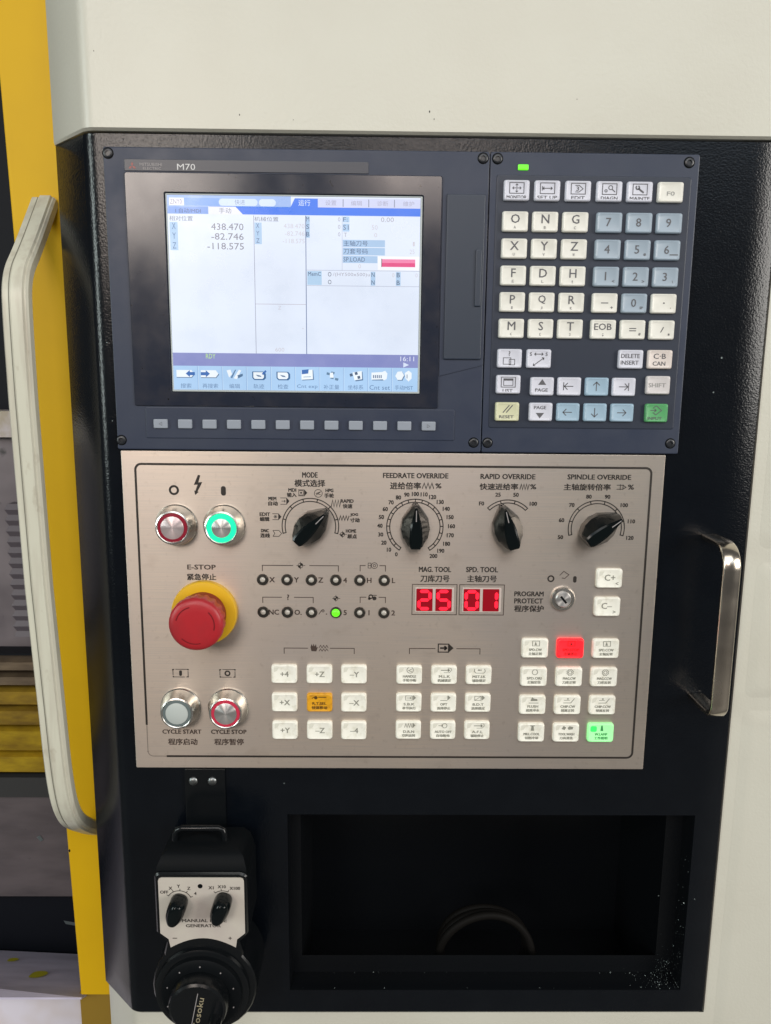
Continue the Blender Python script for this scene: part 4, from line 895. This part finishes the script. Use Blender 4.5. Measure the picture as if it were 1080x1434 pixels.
def pendant_knob(cx, cz, ang):
    e = empty('selector_knob', (cx, FY-.5, cz), pd)
    ca, sa = math.cos(math.radians(ang)), math.sin(math.radians(ang))
    def outl(h, k, kv=1.0):
        pts = []
        for i in range(28):
            t = 2*PI*i/28; c_, s_ = math.cos(t), math.sin(t); u = 9.6*math.copysign(abs(c_)**.75, c_)-.8; v = (6.2+.7*c_)*math.copysign(abs(s_)**.8, s_)*kv
            pts.append((cx+(u*ca-v*sa)*k, FY-.5-h, cz+(u*sa+v*ca)*k))
        return pts
    MB().loft([outl(0, .92), outl(1.5, 1), outl(9, .98), outl(12, .9, .82), outl(13.5, .78, .62), outl(14, .55, .45)]).build('grip', M_KNOB, e, 40)
pendant_knob(39.6, -310.2, 72); pendant_knob(70.0, -309.2, 70)
# handwheel
hw = empty('handwheel', (54.2, FY, -378.5), pd)
hx, hz = 54.2, -378.0
MB().lathe(hx, hz, [(33.5, 0), (33.0, 2.4), (31.0, 3.4), (29.0, 3.4)], 72, FY).build('dial_base', M_RUBBER, hw, 30)
MB().lathe(hx, hz, [(28.6, 3.2), (28.2, 6.0), (26.0, 7.4), (21.0, 8.0)], 72, FY).build('dial_ring', M_BLACKMAT, hw, 30)
MB().lathe(hx, hz, [(20.8, 7.6), (20.4, 15.5), (19.6, 17.6), (18.0, 18.6), (.5, 18.4)], 72, FY).build('hub', M_RUBBER, hw, 30)
for k in range(10):
    a = 2*PI*k/10+.3
    MB().lathe(hx+24.2*math.cos(a), hz+24.2*math.sin(a), [(.55, 7.3), (.5, 7.9)], 8, FY).build('dial_dot', M_PALEINK, hw, 0)
MB().lathe(hx+12.5, hz-7.5, [(4.6, 18), (4.4, 30), (3.6, 33), (1.0, 34)], 32, FY).build('crank_grip', M_RUBBER, hw, 40)
HY = FY-18.75
ra = math.radians(79)
MB().textc('Tosoku', hx+.9, hz-2.6, 4.0, HY, 25, ra).build('lettering', mat('gold_print', (0.30, 0.26, 0.17), .4), hw, 0)
MB().stroke([(hx-4.6, hz-14.5), (hx+1.0, hz+13.0)], .5, HY).build('hub_line', M_PALEINK, hw, 0)

# ================================================================== YELLOW DOOR WITH HANDLE
def dx(z): return -0.0193*z
dr = thing('sliding_door', (-80, 100, -494), 'yellow sliding door edge beside the black console with a cream bow handle', 'door')
def slab(x0f, x1f, y0, y1, zs):
    lev = []
    for z in zs: lev.append([(x0f(z)+.8, y0, z), (x0f(z), y0+1.0, z), (x0f(z), y1, z), (x1f, y1, z), (x1f, y0, z)])
    return MB().loft(lev)
slab(lambda z: -94.6+dx(z), -40, 78, 104, [1000, 0, -493]).build('door_leaf', M_YELLOW, dr, 30)
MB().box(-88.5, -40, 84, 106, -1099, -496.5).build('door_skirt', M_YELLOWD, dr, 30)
for cx, cz, s_ in ((-86.5, -352, 2.0), (-60.5, -268, 1.8), (-61.5, -292, 1.2), (-88.0, -120, 1.0), (-95.4, 120, 1.2), (-62, 60, .8)):
    MB().poly([(cx+.4*s_*math.cos(k*1.05), cz+s_*math.sin(k*1.05)*random.uniform(.6, 1)) for k in range(6)], 77.9).build('paint_nick', M_BLACKMAT, dr, 0)
hdl = empty('door_handle', (-70, 78, -70), dr, 'cream grooved bow handle, stained at mid height')
def smooth(pts, it=2):
    for _ in range(it):
        q = [pts[0]]
        for a, b in zip(pts[:-1], pts[1:]): q += [(a[0]*.75+b[0]*.25, a[1]*.75+b[1]*.25), (a[0]*.25+b[0]*.75, a[1]*.25+b[1]*.75)]
        pts = q+[pts[-1]]
    return pts
ya, yf = 77.6, 19.5
hp = [(ya, 176)] + smooth([(ya-8, 167), (42, 136), (yf+2, 116), (yf, 86), (yf, 34)], 3) + [(yf, -100)] + smooth([(yf, -190), (yf, -258), (yf+9, -290), (52, -312), (ya, -330)], 3)
hcx = lambda z: -72.3+max(0.0, -50-z)*0.034
bow(hp, 18.2, 9.0, hcx).build('grip_profile', M_HANDLE, hdl, 18)
gp = [(a-5.05 if True else a, b) for a, b in hp]
def groove(off, w, m, name):
    P_ = [Vector(p) for p in hp]; lev = []
    for i, p in enumerate(P_):
        a = P_[max(i-1, 0)]; b = P_[min(i+1, len(P_)-1)]; d = (b-a).normalized(); nn = Vector((-d.y, d.x))
        if nn.x > 0: nn = -nn
        c = p+nn*4.56; x = hcx(p.y)+off
        lev.append([(x-w/2, c.x, c.y), (x+w/2, c.x, c.y)])
    MB().loft(lev, False, False, False).build(name, m, hdl, 60)
groove(-3.6, .7, M_GROOVE, 'groove')
def rib(off, w, hgt, name):
    P_ = [Vector(p) for p in hp]; lev = []
    for i, p in enumerate(P_):
        a = P_[max(i-1, 0)]; b = P_[min(i+1, len(P_)-1)]; d = (b-a).normalized(); nn = Vector((-d.y, d.x))
        if nn.x > 0: nn = -nn
        x = hcx(p.y)+off; q = []
        for u, h in ((-.5, 4.4), (-.4, 4.4+hgt), (.4, 4.4+hgt), (.5, 4.4)):
            c = p+nn*h; q.append((x+u*w, c.x, c.y))
        lev.append(q)
    MB().loft(lev, True, True, True).build(name, M_HANDLE, hdl, 40)
rib(2.2, 9.6, 1.7, 'grip_rib')

# ================================================================== MACHINE INSIDE, LEFT OF THE DOOR
wl = MB().box(-1500, -40, 300, 306, -1099, 1000).build('interior_wall', M_DARK, None, 30); wl['kind'] = 'structure'
mi = thing('spindle_guard', (-200, 260, -230), 'dull grey oily guard sheet inside the machine behind the door', 'machine guard')
MB().box(-900, -120, 262, 280, -240, -14).build('guard_sheet', M_MAUVE, mi, 30)
MB().box(-900, -120, 250, 282, -12, 14).build('guard_rail', mat('pale_rail', (0.42, 0.36, 0.28), .4, vary=(40, (.6, .55, .6), .45, .7)), mi, 30)
bw = thing('bellows_column', (-176, 190, -205), 'dark ribbed bellows column beside the cream door handle', 'bellows')
lev = []
for k in range(26):
    z = -70-k*5.2; w = 9.0 if k % 2 else 6.6
    lev.append([p for p in [(-166-w, 200-w, z), (-166+w, 200-w, z), (-166+w, 200+w, z), (-166-w, 200+w, z)]])
MB().loft(lev).build('bellows', mat('bellows_grey', (0.10, 0.085, 0.10), .5), bw, 20)
wc = thing('way_cover', (-180, 200, -350), 'oily yellow brown telescopic way cover of stacked plates', 'way cover')
zz = [-228, -243, -258, -278, -299, -326, -349]
M_WC = [mat('way_cover_%s' % n_, c_, .35, metal=.5, vary=((30, 30, 90), d_, .35, .7), bump=((20, 20, 200), .15, 2)) for n_, c_, d_ in (('taupe', (.17, .125, .08), (.09, .065, .045)), ('ochre', (.44, .28, .03), (.20, .12, .025)), ('gold', (.60, .40, .025), (.30, .18, .02)))]
for i in range(6):
    z1, z0 = zz[i], zz[i+1]; y = 202-i*1.0
    MB().loft([[(-900, y+20, z), (-90, y+20, z), (-90, yy, z), (-900, yy, z)] for z, yy in ((z0+3.6, y+1.2), (z0+4.6, y), (z1-3, y+1.5), (z1-1.2, y+5), (z1, y+9))]).build('cover_plate', M_WC[min(i//2, 2)], wc, 30)
MB().box(-900, -90, 215, 236, -352, -226).build('cover_core', M_DARK, wc, 30)
lg_ = thing('lower_guard', (-180, 200, -490), 'dark grey scuffed guard sheet below the way cover', 'machine guard')
MB().box(-900, -70, 196, 205, -371.5, -350).build('guard_rim', mat('dark_rim', (.035, .035, .035), .5), lg_, 30)
MB().box(-900, -70, 200, 206, -486, -373).build('guard_sheet', mat('scuffed_dark_sheet', (0.115, 0.095, 0.10), .5, vary=((14, 14, 50), (.07, .058, .062), .35, .7), spots=(90, (.03, .03, .03), .66, .8)), lg_, 30)
mb = MB(); mb.poly([(-172, -418), (-168, -416), (-165, -421), (-168, -423)], 199.5); mb.poly([(-150, -514), (-134, -517), (-138, -520), (-148, -518)], 199.5)
mb.build('scratch_marks', M_CHIP, lg_, 0)
MB().box(-900, -70, 214, 220, -620, -487).build('gap_shade_sheet', M_DARK, lg_, 30)  # black sheet put in for the shade of the open gap
tr = thing('sheet_tray', (-150, 90, -520), 'pale galvanised sheet tray with a yellow paint drop, lower left', 'tray')
v = [(-900, 205, -517.3), (-70, 205, -562), (-83.5, 75, -493.4), (-900, 75, -493.4)]
v += [(x, y, z-2.0) for x, y, z in v]
MB().add(v, [(0, 1, 2, 3), (4, 7, 6, 5), (3, 2, 6, 7), (0, 3, 7, 4), (1, 0, 4, 5), (2, 1, 5, 6)]).build('sheet', M_LAV, tr, 20)
def drop(cx, cy, rx, ry):
    p = [(cx+rx*(1+.10*math.sin(6*PI*k/20+1))*math.cos(2*PI*k/20), cy+ry*(1+.08*math.cos(4*PI*k/20))*math.sin(2*PI*k/20)) for k in range(20)]
    zf = lambda x, y: -493.4-(y-75)/130*(56.5+12*(x+330)/260*0.95)+3.0
    MB().add([(x, y, zf(x, y)) for x, y in p], [tuple(range(20))]).build('paint_drop', M_SPOT, tr, 0)
drop(-147, 130, 7.5, 11); drop(-192, 172, 5, 6)
cv = thing('floor_stand_in', (-200, 150, -700), 'white added sheet standing in for the bright floor below the galvanised tray, bottom edge of the machine', 'stand-in')
MB().box(-900, -89, 92, 96, -1099, -505).build('sheet', mat('pale_floor_tone', (0.70, 0.66, 0.74), .5, vary=(12, (.60, .52, .50), .45, .65)), cv, 20)  # sheet added in place of the pale floor seen under the tray
